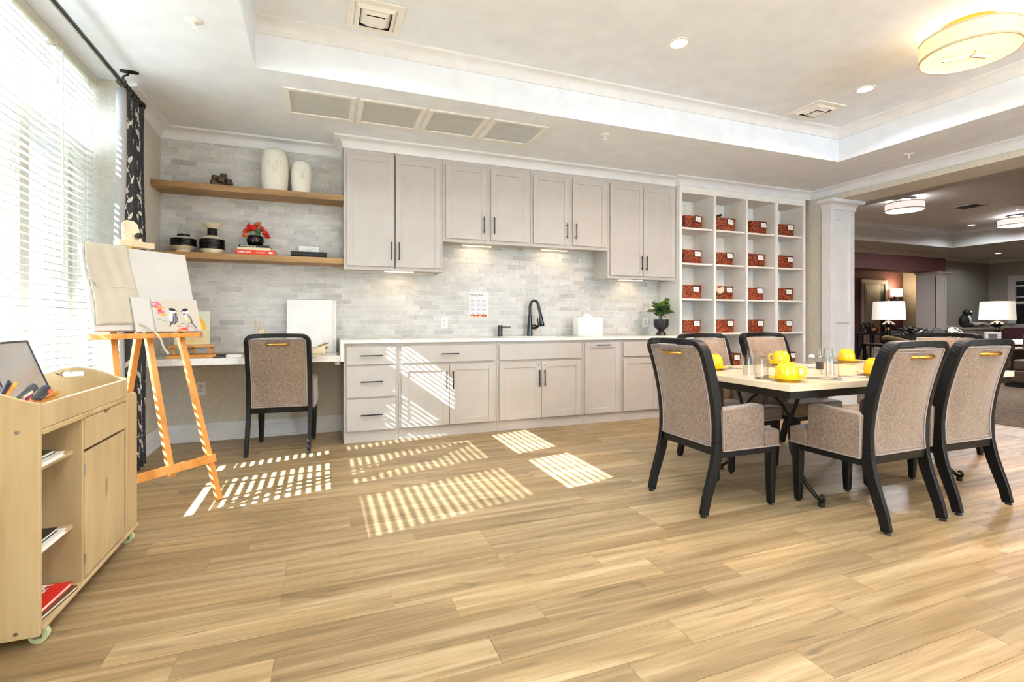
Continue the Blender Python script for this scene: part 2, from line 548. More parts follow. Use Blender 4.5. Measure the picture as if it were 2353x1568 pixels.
# walls
wall_back = struct('wall_back', MB().box(-1.9, 6.56, YB, YB + 0.12, 0, CEIL), MT['wallpaper'])
WIN = [(3.76, 4.24), (2.86, 3.66), (1.96, 2.76), (-1.75, -0.5), (-3.3, -1.95)]  # last two are unseen, added behind the camera to let more light in
SILL, HEAD = 0.58, 2.71
m = MB()
m.box(-1.62, XL, YR, YB, 0, CEIL)                       # pier beside the recess
m.box(-1.75, XW, YF, YB, 0, SILL); m.box(-1.75, XW, YF, YB, HEAD, CEIL)
ys = sorted([YF] + [q for w in WIN for q in w] + [YB])
for a, b in zip(ys[0::2], ys[1::2]): m.box(-1.75, XW, a, b, SILL, HEAD)
m.box(XW, XL, YF, 1.7, 0, SILL); m.box(XW, XL, YF, 1.7, HEAD, CEIL)                         # wall flush again left of the recess
for a, b in ((YF, -3.3), (-1.95, -1.75), (-0.5, 1.7)): m.box(XW, XL, a, b, SILL, HEAD)
struct('wall_left', m, MT['wallpaper'])
m = MB()
m.box(XR, 6.56, 4.58, YB, 0, CEIL); m.box(XR, 6.56, 0.3, 4.58, HDR, CEIL); m.box(XR, 6.56, YF, 0.3, 0, CEIL)
struct('wall_right', m, MT['wallpaper'])
RW = [(4.0, 5.6)]  # unseen rear window, added to light the fronts facing it
m = MB()
m.box(-1.9, 6.56, YF - 0.12, YF, 0, 0.8); m.box(-1.9, 6.56, YF - 0.12, YF, 2.45, CEIL)
xs = [-1.9] + [q for w in RW for q in w] + [6.56]
for a, b in zip(xs[0::2], xs[1::2]): m.box(a, b, YF - 0.12, YF, 0.8, 2.45)
struct('wall_front', m, MT['wallpaper'])

# windows
def window(n, y0, y1):
    PANE = MT['dimmed_pane'] if n <= 3 else MT['pane']
    w = tag(bpy.data.objects.new('window_%d' % n, None), kind='structure'); link(w); w.location = (XW, y0, 0)
    W = y1 - y0
    m = MB(); f = 0.045; d0, d1 = -0.10, -0.02
    for (a, b, c, d) in ((0, W, SILL, SILL + f), (0, W, HEAD - f, HEAD), (0, f, SILL + f, HEAD - f), (W - f, W, SILL + f, HEAD - f), (f, W - f, 2.245, 2.325)):
        m.box(d0, d1, a, b, c, d)
    obj('window_frame', m, MT['trim_paint'], w)
    for (z0, z1, xo) in ((SILL + f, 1.37, -0.05), (1.31, 2.245, -0.085)):
        s = MB(); g = 0.042
        for (a, b, c, d) in ((f, W - f, z0, z0 + g + .012), (f, W - f, z1 - g - .012, z1), (f, f + g, z0 + g + .012, z1 - g - .012), (W - f - g, W - f, z0 + g + .012, z1 - g - .012)):
            s.box(xo - 0.015, xo + 0.015, a, b, c, d)
        so = obj('sash', s, MT['trim_paint'], w)
        obj('pane', MB().box(xo - 0.003, xo + 0.003, f + g, W - f - g, z0 + g + .012, z1 - g - .012), PANE, so)
        if z1 > 1.4: obj('insect_screen', MB().box(-.098, -.097, f, W - f, 1.35, 2.245), MT['screen'], w)
    obj('pane', MB().box(-0.06, -0.054, f, W - f, 2.325, HEAD - f), PANE, w)
    obj('window_sill', MB().box(-0.02, 0.12, -0.02, W + 0.02, SILL - 0.03, SILL), MT['trim_paint'], w, bevel=0.004)
    return w
for i, (a, b) in enumerate(WIN): window(i + 1, a, b)
for i, (a, b) in enumerate(RW):
    w = tag(bpy.data.objects.new('window_%d' % (6 + i), None), kind='structure'); link(w); w.location = (a, YF - 0.06, 0)
    W = b - a; m = MB(); f = 0.05
    for (p, q, c, d) in ((0, W, .8, .85), (0, W, 2.4, 2.45), (0, f, .85, 2.4), (W - f, W, .85, 2.4), (W / 2 - .03, W / 2 + .03, .85, 2.4)): m.box(p, q, -.04, .04, c, d)
    obj('window_frame', m, MT['trim_paint'], w)
    obj('pane', MB().box(f, W / 2 - .03, -.003, .003, .85, 2.4), MT['pane'], w); obj('pane', MB().box(W / 2 + .03, W - f, -.003, .003, .85, 2.4), MT['pane'], w)

# mouldings
def mould(path, prof, close_ends=True):
    """prof: (offset into the room, z); path with the room on its right"""
    P = [Vector(p) for p in path]; n = len(P); m = len(prof); V = []; F = []
    for i in range(n):
        d0 = (P[i] - P[i - 1]).normalized() if i else None
        d1 = (P[i + 1] - P[i]).normalized() if i < n - 1 else None
        n0 = Vector((d0.y, -d0.x)) if d0 else None; n1 = Vector((d1.y, -d1.x)) if d1 else None
        if n0 is None: mv = n1
        elif n1 is None: mv = n0
        else: mv = (n0 + n1) / (1 + n0.dot(n1))
        for o, z in prof: V.append((P[i].x + mv.x * o, P[i].y + mv.y * o, z))
    for i in range(n - 1):
        for j in range(m):
            k = (j + 1) % m
            F.append((i * m + j, i * m + k, (i + 1) * m + k, (i + 1) * m + j))
    F += [tuple(range(m)), tuple(range((n - 1) * m, n * m))[::-1]]
    return MB().add(V, F)
def crownprof(z, h=0.10, o=0.085):
    pr = [(0, z), (0, z - h), (0.012, z - h), (0.012, z - h + 0.014)]
    for i in range(7):
        t = i / 6 * PI / 2
        pr.append((0.014 + (o - 0.02) * (1 - math.cos(t)), z - 0.020 - (h - 0.040) * (1 - math.sin(t))))
    pr += [(o, z - 0.016), (o, z)]
    return pr
YU, YK = 4.87, 4.80     # upper cabinet faces, bookcase face
obj_tr = struct('trim_1', mould([(XL, YR), (XL, YB), (0.184, YB), (0.184, YU), (3.96, YU), (3.96, YK), (XR, YK), (XR, YF)], crownprof(CEIL)), MT['trim_paint'], smooth=35)
struct('trim_2', mould([(TX0, TY1), (TX1, TY1), (TX1, TY0)], crownprof(TRAY, 0.095, 0.08)), MT['trim_paint'], smooth=35)
bb = [(0, 0), (0.022, 0), (0.022, 0.018), (0.014, 0.022), (0.014, 0.115), (0.009, 0.122), (0.009, 0.15), (0.003, 0.158), (0, 0.158)]
struct('baseboard_back', mould([(XL, YB), (0.184, YB)], bb), MT['trim_paint'])
struct('baseboard_left', mould([(XL, YR), (XL, YB)], bb), MT['trim_paint'])
struct('baseboard_right', mould([(XR, YK), (XR, 4.58)], bb), MT['trim_paint'])

# marble tile: niche over the desk (children of wall_back) and the splashback behind the counter
TW, TH = 0.2032, 0.0508
mt = MB(); mt.box(-TW / 2 + .0013, TW / 2 - .0013, -.009, -.001, -TH / 2 + .0013, TH / 2 - .0013)
tile_me = mt.mesh('tile'); tile_me.materials.append(MT['tile'])
def tile_field(parent, x0, x1, z0, z1, skip=None):
    n = 0
    k0 = int(math.floor((z0 - 0.79) / TH)); z = 0.79 + k0 * TH
    while z < z1 - 1e-4:
        a0, a1 = max(z, z0), min(z + TH, z1)
        k = round((z - 0.79) / TH)
        off = (k * 0.352 % 1.0) * TW
        x = -1.33 - off
        while x < x1:
            b0, b1 = max(x, x0), min(x + TW, x1)
            if b1 - b0 > 0.006 and a1 - a0 > 0.006 and not (skip and skip(b0, b1, a0, a1)):
                if b1 - b0 > TW - 1e-4 and a1 - a0 > TH - 1e-4: me = tile_me
                else:
                    q = MB(); w, h = b1 - b0, a1 - a0
                    q.box(-w / 2 + .0013, w / 2 - .0013, -.009, -.001, -h / 2 + .0013, h / 2 - .0013); me = q.mesh('tile'); me.materials.append(MT['tile'])
                obj('tile', me, None, parent, loc=((b0 + b1) / 2, YB, (a0 + a1) / 2)); n += 1
            x += TW
        z += TH
    return n
grout = obj('grout_bed', MB().box(XL, 0.184, YB - 0.006, YB, 0.79, 2.70), MT['grout'], wall_back)
n1 = tile_field(wall_back, XL, 0.184, 0.79, 2.70, lambda a, b, c, d: (c > 2.205 and d < 2.258) or (c > 1.612 and d < 1.668))
sb = MB(); sb.box(0.184, 3.955, YB - 0.006, YB, 0.915, 1.60); sb.box(1.10, 3.02, YB - 0.006, YB, 1.60, 1.90)
splash = struct('trim_3', sb, MT['grout'])
n2 = tile_field(splash, 0.184, 3.955, 0.915, 1.56) + tile_field(splash, 1.11, 3.02, 1.56, 1.88)
print('TILES', n1, n2)

# column at the end of the wide opening
col = thing('column', 'white panelled square column with flared capital at the lounge opening', 'column', (6.04, 4.46, 0))
W, D = 0.43, 0.13
m = MB(); m.box(0, W, 0.02, D, 0, HDR)
obj('shaft', m, MT['trim_paint'], col)
m = MB()
for (a, b, c, d) in ((0, 0.075, 0, 2.50), (W - 0.085, W, 0, 2.50), (0.075, W - 0.085, 2.375, 2.50), (0.075, W - 0.085, 1.06, 1.20), (0.075, W - 0.085, 0, 0.22)): m.box(a, b, 0, 0.02, c, d)
obj('face_frame', m, MT['trim_paint'], col, bevel=0.003)
cp = [(0, 2.50), (0.012, 2.50), (0.012, 2.53)] + [(0.012 + 0.06 * (1 - math.cos(t * PI / 12)), 2.53 + 0.055 * math.sin(t * PI / 12)) for t in range(7)] + [(0.085, 2.60), (0.085, HDR), (0, HDR)]
obj('capital', mould([(0, D), (0, 0), (W, 0), (W, D)], cp), MT['trim_paint'], col, smooth=35)
obj('plinth', mould([(0, D), (0, 0), (W, 0), (W, D)], [(0, 0), (.02, 0), (.02, .14), (.008, .16), (0, .16)]), MT['trim_paint'], col)

# four return air grilles in the soffit
def grille(x0, x1, label):
    y0, y1 = 3.965, 4.452
    g = thing('return_air_grille', label, 'grille', ((x0 + x1) / 2, (y0 + y1) / 2, CEIL))
    w, d = (x1 - x0) / 2, (y1 - y0) / 2; b = 0.038
    m = MB()
    for (p, q, r, s) in ((-w, w, -d, -d + b), (-w, w, d - b, d), (-w, -w + b, -d + b, d - b), (w - b, w, -d + b, d - b)): m.box(p, q, r, s, -0.012, -0.0005)
    obj('frame', m, MT['plastic_white'], g, bevel=0.004)
    m = MB(); n = 26
    for i in range(n):
        y = -d + b + (2 * d - 2 * b) * (i + .5) / n
        m.obox((0, y, -0.006), (2 * w - 2 * b, 0.0145, 0.0015), Matrix.Rotation(R(16), 3, 'X'))
    o = obj('louvres', m, MT['plastic_white'], g); o['kind'] = 'stuff'
    obj('backing', MB().box(-w + b, w - b, -d + b, d - b, -0.0012, -0.0004), plain_grey, g)
    return g
plain_grey = plain('duct_grey', 'e4e2df', 0.8)
vx = [(-0.27, 0.244), (0.267, 0.782), (0.81, 1.316), (1.355, 1.866)]
for (a, b), t in zip(vx, ('white slotted return grille above the wall shelves, end of the row nearest the window', 'white slotted return grille above the tall cabinet, second from the window', 'white slotted return grille in the soffit, third from the window', 'white slotted return grille in the soffit, fourth and farthest from the window')): grille(a, b, t)

def diffuser(cx, cy, label):
    g = thing('air_diffuser', label, 'vent', (cx, cy, TRAY))
    m = MB(); W = 0.178
    for (p, q, r, s) in ((-W, W, -W, -W + .045), (-W, W, W - .045, W), (-W, -W + .045, -W + .045, W - .045), (W - .045, W, -W + .045, W - .045)): m.box(p, q, r, s, -.012, -.0005)
    obj('frame', m, MT['plastic_white'], g, bevel=.004)
    for w0, w1, z0, z1 in ((.132, .105, -.004, -.026), (.095, .062, -.010, -.034)):
        q = MB()
        P = []
        for (w, z) in ((w0, z0), (w1, z1)): P += [(-w, -w, z), (w, -w, z), (w, w, z), (-w, w, z)]
        for (w, z) in ((w0 - .004, z0), (w1 - .004, z1)): P += [(-w, -w, z), (w, -w, z), (w, w, z), (-w, w, z)]
        F = []
        for i in range(4):
            j = (i + 1) % 4
            F += [(i, j, 4 + j, 4 + i), (8 + i, 12 + i, 12 + j, 8 + j), (i, 8 + i, 8 + j, j), (4 + i, 4 + j, 12 + j, 12 + i)]
        q.add(P, F)
        obj('vane', q, MT['plastic_white'], g)
    obj('centre_cone', MB().add([(-.06, -.06, -.042), (.06, -.06, -.042), (.06, .06, -.042), (-.06, .06, -.042), (0, 0, -.012)], [(0, 1, 2, 3), (0, 4, 1), (1, 4, 2), (2, 4, 3), (3, 4, 0)]), MT['plastic_white'], g)
    obj('duct_opening', MB().box(-.132, .132, -.132, .132, -.0016, -.0006), MT['black'], g)
diffuser(0.33, 3.43, 'square white ceiling diffuser above the return grilles')
diffuser(4.445, 3.44, 'square white ceiling diffuser near the tray corner by the lounge')

def sprinkler(x, y, z, label):
    g = thing('sprinkler_head', label, 'sprinkler', (x, y, z))
    obj('escutcheon', MB().lathe([(0.045, -.0005), (0.045, -.004), (0.03, -.012), (0.0, -.012)][:3] + [(0.001, -.012)], 20), MT['plastic_white'], g, smooth=40)
    m = MB(); m.cyl((0, 0, -.012), (0, 0, -.028), .008, 10)
    for s in (-1, 1): m.tube([(0.004 * s, 0, -.028), (.014 * s, 0, -.04), (.004 * s, 0, -.052)], .0028, 6)
    obj('frame_arms', m, MT['plastic_white'], g)
    obj('deflector', MB().lathe([(.001, -.052), (.016, -.052), (.016, -.0545), (.001, -.0545)], 14), MT['plastic_white'], g)
sprinkler(-0.684, 3.281, CEIL, 'fire sprinkler in the soffit beside the curtain rod')
sprinkler(2.415, 3.95, CEIL, 'fire sprinkler in the soffit between the grilles and the bookcase')
sprinkler(5.60, 3.306, CEIL, 'fire sprinkler in the soffit strip above the lounge opening')

# lamps in the tray, the unseen ones added as fill
MT['led'] = emit('led_lens', 'fff3e2', 6.0)
def can(x, y, z, label, power=6.5, spec=False):
    g = thing('recessed_downlight', label, 'downlight', (x, y, z), 0, 'recessed downlights')
    obj('trim_ring', MB().lathe([(.078, -.0005), (.078, -.006), (.06, -.006), (.058, -.0005)], 28), MT['plastic_white'], g, smooth=40)
    obj('lens', MB().lathe([(.001, -.0035), (.057, -.0035), (.057, -.0008), (.001, -.0008)], 24), MT['led'], g)
    l = bpy.data.lights.new('downlight_lamp', 'AREA'); l.shape = 'DISK'; l.size = .11; l.energy = power; l.color = (.80, .91, 1); l.spread = R(150)
    o = bpy.data.objects.new('downlight_lamp', l); link(o, g); o.location = (0, 0, -.009)
can(2.44, 2.97, TRAY, 'round recessed downlight in the tray above the counter side')
can(4.45, 2.975, TRAY, 'round recessed downlight beside the ceiling diffuser near the lounge')
for x in (0.43, 2.44, 4.45):
    for y in ((0.9, -1.2) if x != 0.43 else (2.97, 0.9, -1.2)):
        can(x, y, TRAY, 'unseen recessed downlight added as fill in the tray over the open floor')  # out of view, added as fill on the grid of the visible pair

def drum(x, y, z, label, power, shade, diff, metal, canz=0.0, rz=0.0):
    g = thing('drum_ceiling_light', label, 'ceiling light', (x, y, z), rz)
    obj('canopy', MB().lathe([(.001, -.0005), (.158, -.0005), (.158, -.022), (.151, -.03), (.001, -.03)], 36), metal, g, smooth=40)
    m = MB()
    for i in range(3):
        t = 2 * PI * i / 3 + .4
        m.cyl((.12 * math.cos(t), .12 * math.sin(t), -.03), (.12 * math.cos(t), .12 * math.sin(t), -.085), .009, 10)
    obj('stem', m, metal, g, smooth=50)
    Ro, z0, z1 = .272, -.205, -.075
    s = obj('shade', MB().lathe([(Ro, z0), (Ro, z1), (Ro - .006, z1), (Ro - .006, z0), (Ro, z0)][:-1] + [(Ro, z0)], 56), shade, g, smooth=40)
    m = MB()
    for q in (z0, z1 - .014): m.lathe([(Ro + .0015, q), (Ro + .0015, q + .014), (Ro - .008, q + .014), (Ro - .008, q)] + [(Ro + .0015, q)], 56)
    obj('binding', m, MT['band'], s, smooth=40)
    obj('diffuser', MB().lathe([(.001, z0 + .018), (Ro - .008, z0 + .018), (Ro - .008, z0 + .024), (.001, z0 + .024)], 48), diff, g)
    b = MB(); sec = [(-.007, -.006), (.007, -.006), (.007, .006), (-.007, .006)]
    zz = z0 - .012
    b.sweep([(-.13, .04, zz + .05), (-.13, .04, zz + .004), (-.12, .036, zz), (0, -.01, zz), (.12, .036, zz), (.13, .04, zz + .004), (.13, .04, zz + .05)], sec, (0, 1, 0.01))
    b.sweep([(0, -.01, zz), (0, -.05, zz), (0, -.06, zz + .02)], sec, (1, 0, .01))
    obj('bracket', b, metal, g)
    l = bpy.data.lights.new('drum_lamp', 'AREA'); l.shape = 'DISK'; l.size = .46; l.energy = power * .7; l.color = (1, .62, .32)
    o = bpy.data.objects.new('drum_lamp', l); link(o, g); o.location = (0, 0, z0 + .012)
    l = bpy.data.lights.new('drum_uplamp', 'POINT'); l.energy = power * .1; l.shadow_soft_size = .05; l.color = (1, .8, .55)
    o = bpy.data.objects.new('drum_uplamp', l); link(o, g); o.location = (0, 0, -.07)
    return g
MT['band'] = plain('shade_binding', 'c9bd9d', 0.7)
MT['warm_shade'] = m_shade('warm_drum_fabric', 'f2d9ae', 'ffc98c', 0.24)
MT['warm_diff'] = emit('warm_drum_diffuser', 'ffd88f', 0.62, 'fff1d2')
drum(4.16, 2.08, TRAY, 'round fabric drum ceiling light with brass bracket above dining table', 42, MT['warm_shade'], MT['warm_diff'], MT['gold'], rz=R(-35))
for x, y, t in ((4.19, -0.4, 'unseen drum light added to warm the chair backs, behind the dining table'), (0.65, 2.1, 'unseen drum light added as fill in the tray by the window side'), (0.65, -0.4, 'unseen drum light added as fill in the tray farthest from the lounge')):
    g = drum(x, y, TRAY, t, 8, MT['warm_shade'], MT['warm_diff'], MT['gold'], rz=R(-35))  # drum out of view, added as a fill light
    for ch in g.children:
        if ch.type == 'LIGHT':
            if x > 4: ch.data.energy *= 4.5  # strengthened to throw warm light on the chair backs
            else: ch.data.color = (1, .92, .82)
# ================================================================== BLINDS AND CURTAIN
def slat_mesh(L):
    m = MB(); n = 4; w = 0.047; t = 0.0036; th = R(13)
    sec = []
    for i in range(n + 1):
        a = -w / 2 + w * i / n; sec.append((a, 0.004 * (1 - (2 * a / w) ** 2)))
    top = [(a, b + t) for a, b in sec][::-1]
    poly = sec + top
    c, s = math.cos(th), math.sin(th)
    poly = [(a * c + b * s, -a * s + b * c) for a, b in poly]     # inner edge (towards +x) lower
    m.prism(poly, 0, L, 'y')
    me = m.mesh('slat'); me.materials.append(MT['slat_white'])
    return me
def blind(y0, y1, label, wand=False):
    b = thing('venetian_blind', label, 'blind', (-1.515, y0, 0), 0, 'white wooden venetian blinds'); L = y1 - y0
    hr = MB(); hr.box(-.03, .035, 0, L, CEIL - .058, CEIL - .001)
    obj('headrail', hr, MT['plastic_cream'], b, bevel=.004)
    for yy in (-.002, L - .010): obj('end_bracket', MB().box(-.034, .04, yy, yy + .012, CEIL - .066, CEIL - .001), MT['plastic_cream'], b, bevel=.002)
    me = slat_mesh(L - .01)
    z = CEIL - .095; zs = []
    while z > 0.66:
        obj('slat', me, None, b, loc=(0, .005, z)); zs.append(z); z -= .0437
    obj('bottom_rail', MB().box(-.024, .024, .005, L - .005, z - .006, z + .014), MT['slat_white'], b, bevel=.004)
    for yy in ((.11, L / 2, L - .11) if L > .6 else (.1, L - .1)):
        m = MB()
        for xx in (-.026, .026): m.cyl((xx, yy, z), (xx, yy, CEIL - .06), .0009, 5)
        obj('ladder_cord', m, MT['plastic_white'], b)
    if wand:
        obj('tilt_wand', MB().cyl((.05, .03, CEIL - .07), (.052, .03, 1.42), .006, 8), MT['plastic_white'], b, smooth=50)
        m = MB(); m.tube([(.045, -.03, CEIL - .06), (.05, -.032, CEIL - .18), (.048, -.03, CEIL - .26)], .0012, 5)
        obj('pull_cord', m, MT['plastic_white'], b)
        obj('cord_tassel', MB().lathe([(.004, 0), (.009, -.035), (.009, -.04), (.001, -.04)], 10, (.048, -.03, CEIL - .26)), MT['plastic_cream'], b, smooth=50)
    return b
blind(3.735, 4.275, 'narrow white venetian blind beside the curtain', True)
blind(2.885, 3.715, 'wide white venetian blind behind the art cart')
blind(1.99, 2.865, 'wide white venetian blind farthest from the curtain')

rod = thing('curtain_rod', 'dark pewter curtain rod hung below the soffit at the window', 'curtain rod', (-1.27, 1.9, 2.70))
obj('pole', MB().cyl((0, 0, 0), (0, 2.53, 0), .0145, 16), MT['pewter'], rod, smooth=50)
obj('finial', MB().lathe([(.001, 0), (.020, 0), (.024, .01), (.019, .022), (.026, .036), (.03, .05), (.024, .066), (.001, .07)], 18).xf(Matrix.Translation((0, 2.53, 0)) @ Matrix.Rotation(-PI / 2, 4, 'X')), MT['bronze'], rod, smooth=50)
m = MB(); m.tube([(0, 2.18, .012), (.01, 2.19, .045), (.03, 2.20, .06), (.035, 2.215, .088)], .006, 8)
obj('bracket_arm', m, MT['bronze'], rod, smooth=60)
obj('bracket_plate', MB().prism(rrect(.11, .05, .024, 5, .035, 2.21), .083, .0895, 'z'), MT['bronze'], rod, bevel=.002)
m = MB(); m.lathe([(.026, -.006), (.030, 0), (.026, .006), (.018, .006), (.016, 0), (.018, -.006), (.026, -.006)], 20)
obj('bracket_ring', m.xf(Matrix.Translation((0, 2.18, 0)) @ Matrix.Rotation(PI / 2, 4, 'X')), MT['pewter'], rod, smooth=50)

def m_curtain():
    t = NT('charcoal_slub_linen')
    v = t.coord('Object')
    a = t.noise(t.mapping(v, (60, 60, 500)), 1.0, 2); b = t.noise(t.mapping(v, (500, 500, 40)), 1.0, 2)
    f = t.math('ADD', t.math('MULTIPLY', a, .6), t.math('MULTIPLY', b, .4))
    t.color(t.ramp(f, [(.38, '232326'), (.5, '3a3a3d'), (.62, '5a5a5c')])); t.set(Roughness=.85, Sheen_Weight=.2)
    return t.m
MT['curtain'] = m_curtain()
MT['curtain_lining'] = plain('pale_grey_lining', 'a3a1a0', 0.8)
MT['leaf_print'] = plain('ivory_leaf_print', 'dcd9d0', 0.8)
ct = thing('curtain', 'charcoal curtain with ivory leaf print gathered at the window end', 'curtain', (-1.27, 4.10, 0))
def cur(u, v):
    """u along the gathered width 0..1, v height 0..1"""
    z = 0.025 + v * 2.64
    L = 0.36; amp = 0.052 * (0.7 + 0.3 * (1 - v))
    y = u * L + 0.014 * math.sin(4 * u * 2 * PI)
    x = -amp * math.cos(4 * u * 2 * PI) + 0.008 * math.sin(9 * v + 4 * u)
    return Vector((x + .0, y + 0.01 * math.sin(3 * v), z))
o = obj('drape', MB().grid(cur, 120, 24), MT['curtain'], ct, smooth=180, recalc=False)
sol = o.modifiers.new('thick', 'SOLIDIFY'); sol.thickness = .004
def hem(u, v):
    p = cur(0, v); return Vector((p.x - .004 + .060 * u, p.y - .004 - .016 * math.sin(u * PI), p.z))
o = obj('lining_edge', MB().grid(hem, 6, 24), MT['curtain_lining'], ct, smooth=180, recalc=False)
sol = o.modifiers.new('thick', 'SOLIDIFY'); sol.thickness = .003
m = MB(); rg = random.Random(5)
def cnorm(u, v):
    e = 1e-3
    a = cur(u + e, v) - cur(u - e, v); b = cur(u, v + e) - cur(u, v - e)
    return a.cross(b).normalized()
def leaf(u, v, ang, ln, wd):
    """leaf outline in cloth coordinates (metres), laid on both faces of the drape"""
    ul = 1 / 1.1; vl = 1 / 2.64
    pts = []
    for i in range(10):
        t = 2 * PI * i / 10
        a = ln / 2 * math.cos(t); b = wd / 2 * math.sin(t) * (1 - .25 * math.cos(t))
        p = a * math.cos(ang) - b * math.sin(ang); q = a * math.sin(ang) + b * math.cos(ang)
        pts.append((min(max(u + p * ul, .002), .998), min(max(v + q * vl, .002), .998)))
    for s in (1, -1):
        P = [cur(*p) + cnorm(*p) * (.0055 * s if s > 0 else -.0022) for p in pts]
        c = sum(P, Vector()) / len(P) + cnorm(u, v) * .0006 * s
        m.add([c] + P, [(0, i + 1, (i + 1) % 10 + 1) for i in range(10)])
for stem in range(6):
    u = (stem + .5) / 6 + rg.uniform(-.03, .03); v = rg.uniform(0, .08); s = 1
    while v < .97:
        leaf(u + .022 * s, v, (PI / 2 - s * .75) + rg.uniform(-.25, .25), rg.uniform(.05, .07), rg.uniform(.024, .032))
        if rg.random() < .3: leaf(u, v + .012, PI / 2 + rg.uniform(-.3, .3), .05, .024)
        leaf(u, v + .008, PI / 2 + .3 * s, .05, .004)
        u += rg.uniform(-.014, .014); v += rg.uniform(.019, .028); s = -s
        if rg.random() < .06: v += .05
obj('leaf_print', m, MT['leaf_print'], ct, recalc=False)
m = MB()
for i in range(6):
    y = .02 + i * .062
    m.lathe([(.024, -.004), (.027, 0), (.024, .004), (.019, .004), (.017, 0), (.019, -.004), (.024, -.004)], 16, (0, 0, 0))
    for k in range(len(m.v) - 16 * 7, len(m.v)):
        p = m.v[k]; m.v[k] = (p[0], y + p[2], 2.695 + p[1])
obj('ring', m, MT['bronze'], ct, smooth=50)

# ================================================================== CABINETS
def shaker(name, w, h, parent, loc, hx=None, hz=None, hlen=0.16, horiz=False, flat=False, lock=None):
    """door or drawer front: local x 0..w, z 0..h, face towards -y"""
    t = 0.02; r = 0.055
    m = MB()
    if flat:
        m.box(0, w, -t, 0, 0, h)
    else:
        m.box(r - .004, w - r + .004, -t + .008, 0, r - .004, h - r + .004)
        for (a, b, c, d) in ((0, r, 0, h), (w - r, w, 0, h), (r, w - r, 0, r), (r, w - r, h - r, h)): m.box(a, b, -t, 0, c, d)
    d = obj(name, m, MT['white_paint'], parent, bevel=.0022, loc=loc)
    if hx is not None:
        q = MB()
        if horiz:
            q.box(hx - hlen / 2, hx + hlen / 2, -t - .030, -t - .021, hz - .005, hz + .005)
            for s in (-1, 1): q.box(hx + s * hlen * .36 - .004, hx + s * hlen * .36 + .004, -t - .022, -t, hz - .004, hz + .004)
        else:
            q.box(hx - .005, hx + .005, -t - .030, -t - .021, hz - hlen / 2, hz + hlen / 2)
            for s in (-1, 1): q.box(hx - .004, hx + .004, -t - .022, -t, hz + s * hlen * .36 - .004, hz + s * hlen * .36 + .004)
        obj('handle', q, MT['black_metal'], d, bevel=.001)
    if lock is not None:
        obj('lock', MB().lathe([(.001, 0), (.011, 0), (.011, .004), (.008, .006), (.001, .006)], 16).xf(Matrix.Translation((lock[0], -t, lock[1])) @ Matrix.Rotation(PI / 2, 4, 'X')), MT['nickel'], d, smooth=40)
    return d
YBASE = 4.60
def base_unit(x0, x1, label):
    b = thing('base_cabinet', label, 'cabinet', (x0, YBASE, 0), 0, 'white base cabinets under the counter'); w = x1 - x0 - .001
    m = MB(); m.box(0, w, 0, .56, .10, .70); m.box(0, w, 0, .02, .70, .885); m.box(0, .018, .02, .56, .70, .885); m.box(w - .018, w, .02, .56, .70, .885); m.box(0.018, w - .018, .545, .56, .70, .885)
    m.box(0, w, .012, .56, 0, .10)
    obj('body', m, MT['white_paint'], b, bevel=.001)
    return b, w
b, w = base_unit(0.174, 0.648, 'white base cabinet with three drawers next to the desk')
for z0, z1 in ((.695, .855), (.405, .680), (.108, .390)): shaker('drawer', w - .05, z1 - z0, b, (.022, 0, z0), (w - .05) / 2, (z1 - z0) / 2, .19, True, True)
b, w = base_unit(0.649, 1.591, 'white base cabinet with one wide handled drawer over two doors')
shaker('drawer', w - .05, .155, b, (.022, 0, .698), (w - .05) / 2, .0775, .175, True, True)
dw = (w - .05 - .006) / 2
shaker('door', dw, .565, b, (.022, 0, .108), dw - .028, .42, .17); shaker('door', dw, .565, b, (.022 + dw + .006, 0, .108), .028, .42, .17)
b, w = base_unit(1.592, 2.541, 'white sink base cabinet with two locked doors below the faucet')
shaker('false_drawer_front', w - .05, .155, b, (.022, 0, .698), flat=True)
dw = (w - .05 - .006) / 2
shaker('door', dw, .565, b, (.022, 0, .108), dw - .026, .40, .17, lock=(dw - .03, .535)); shaker('door', dw, .565, b, (.022 + dw + .006, 0, .108), .026, .40, .17, lock=(.03, .535))
b, w = base_unit(2.542, 3.012, 'narrow white base cabinet with a tall pull-out front and top handle')
shaker('pull_out_front', w - .05, .745, b, (.022, 0, .108), (w - .05) / 2, .72, .17, True)
b, w = base_unit(3.013, 3.953, 'white base cabinet with plain drawer front next to the bookcase')
shaker('drawer', w - .05, .155, b, (.022, 0, .698), (w - .05) / 2, .0775, .175, True, True)
dw = (w - .05 - .006) / 2
shaker('door', dw, .565, b, (.022, 0, .108), dw - .028, .42, .17); shaker('door', dw, .565, b, (.022 + dw + .006, 0, .108), .028, .42, .17)

# countertop with sink opening
SX0, SX1, SY0, SY1 = 1.72, 2.44, 4.70, 5.03
ctp = thing('countertop', 'white veined quartz countertop with sink opening on the base cabinets', 'countertop', (0, 0, .885))
m = MB()
m.box(.145, SX0, 4.565, 5.168, 0, .03); m.box(SX1, 3.953, 4.565, 5.168, 0, .03); m.box(SX0, SX1, 4.565, SY0, 0, .03); m.box(SX0, SX1, SY1, 5.168, 0, .03)
obj('slab', m, MT['quartz'], ctp)
tag(obj('counter_end_panel', MB().box(.145, .172, 4.565, 5.168, .728, .8845), MT['quartz'], bevel=.001), 'narrow quartz end panel dropping from the countertop to the desk', 'panel')
sk = thing('sink', 'white undermount sink set into the quartz countertop', 'sink', ((SX0 + SX1) / 2, (SY0 + SY1) / 2, .72))
a, bq = (SX1 - SX0) / 2 + .005, (SY1 - SY0) / 2 + .005
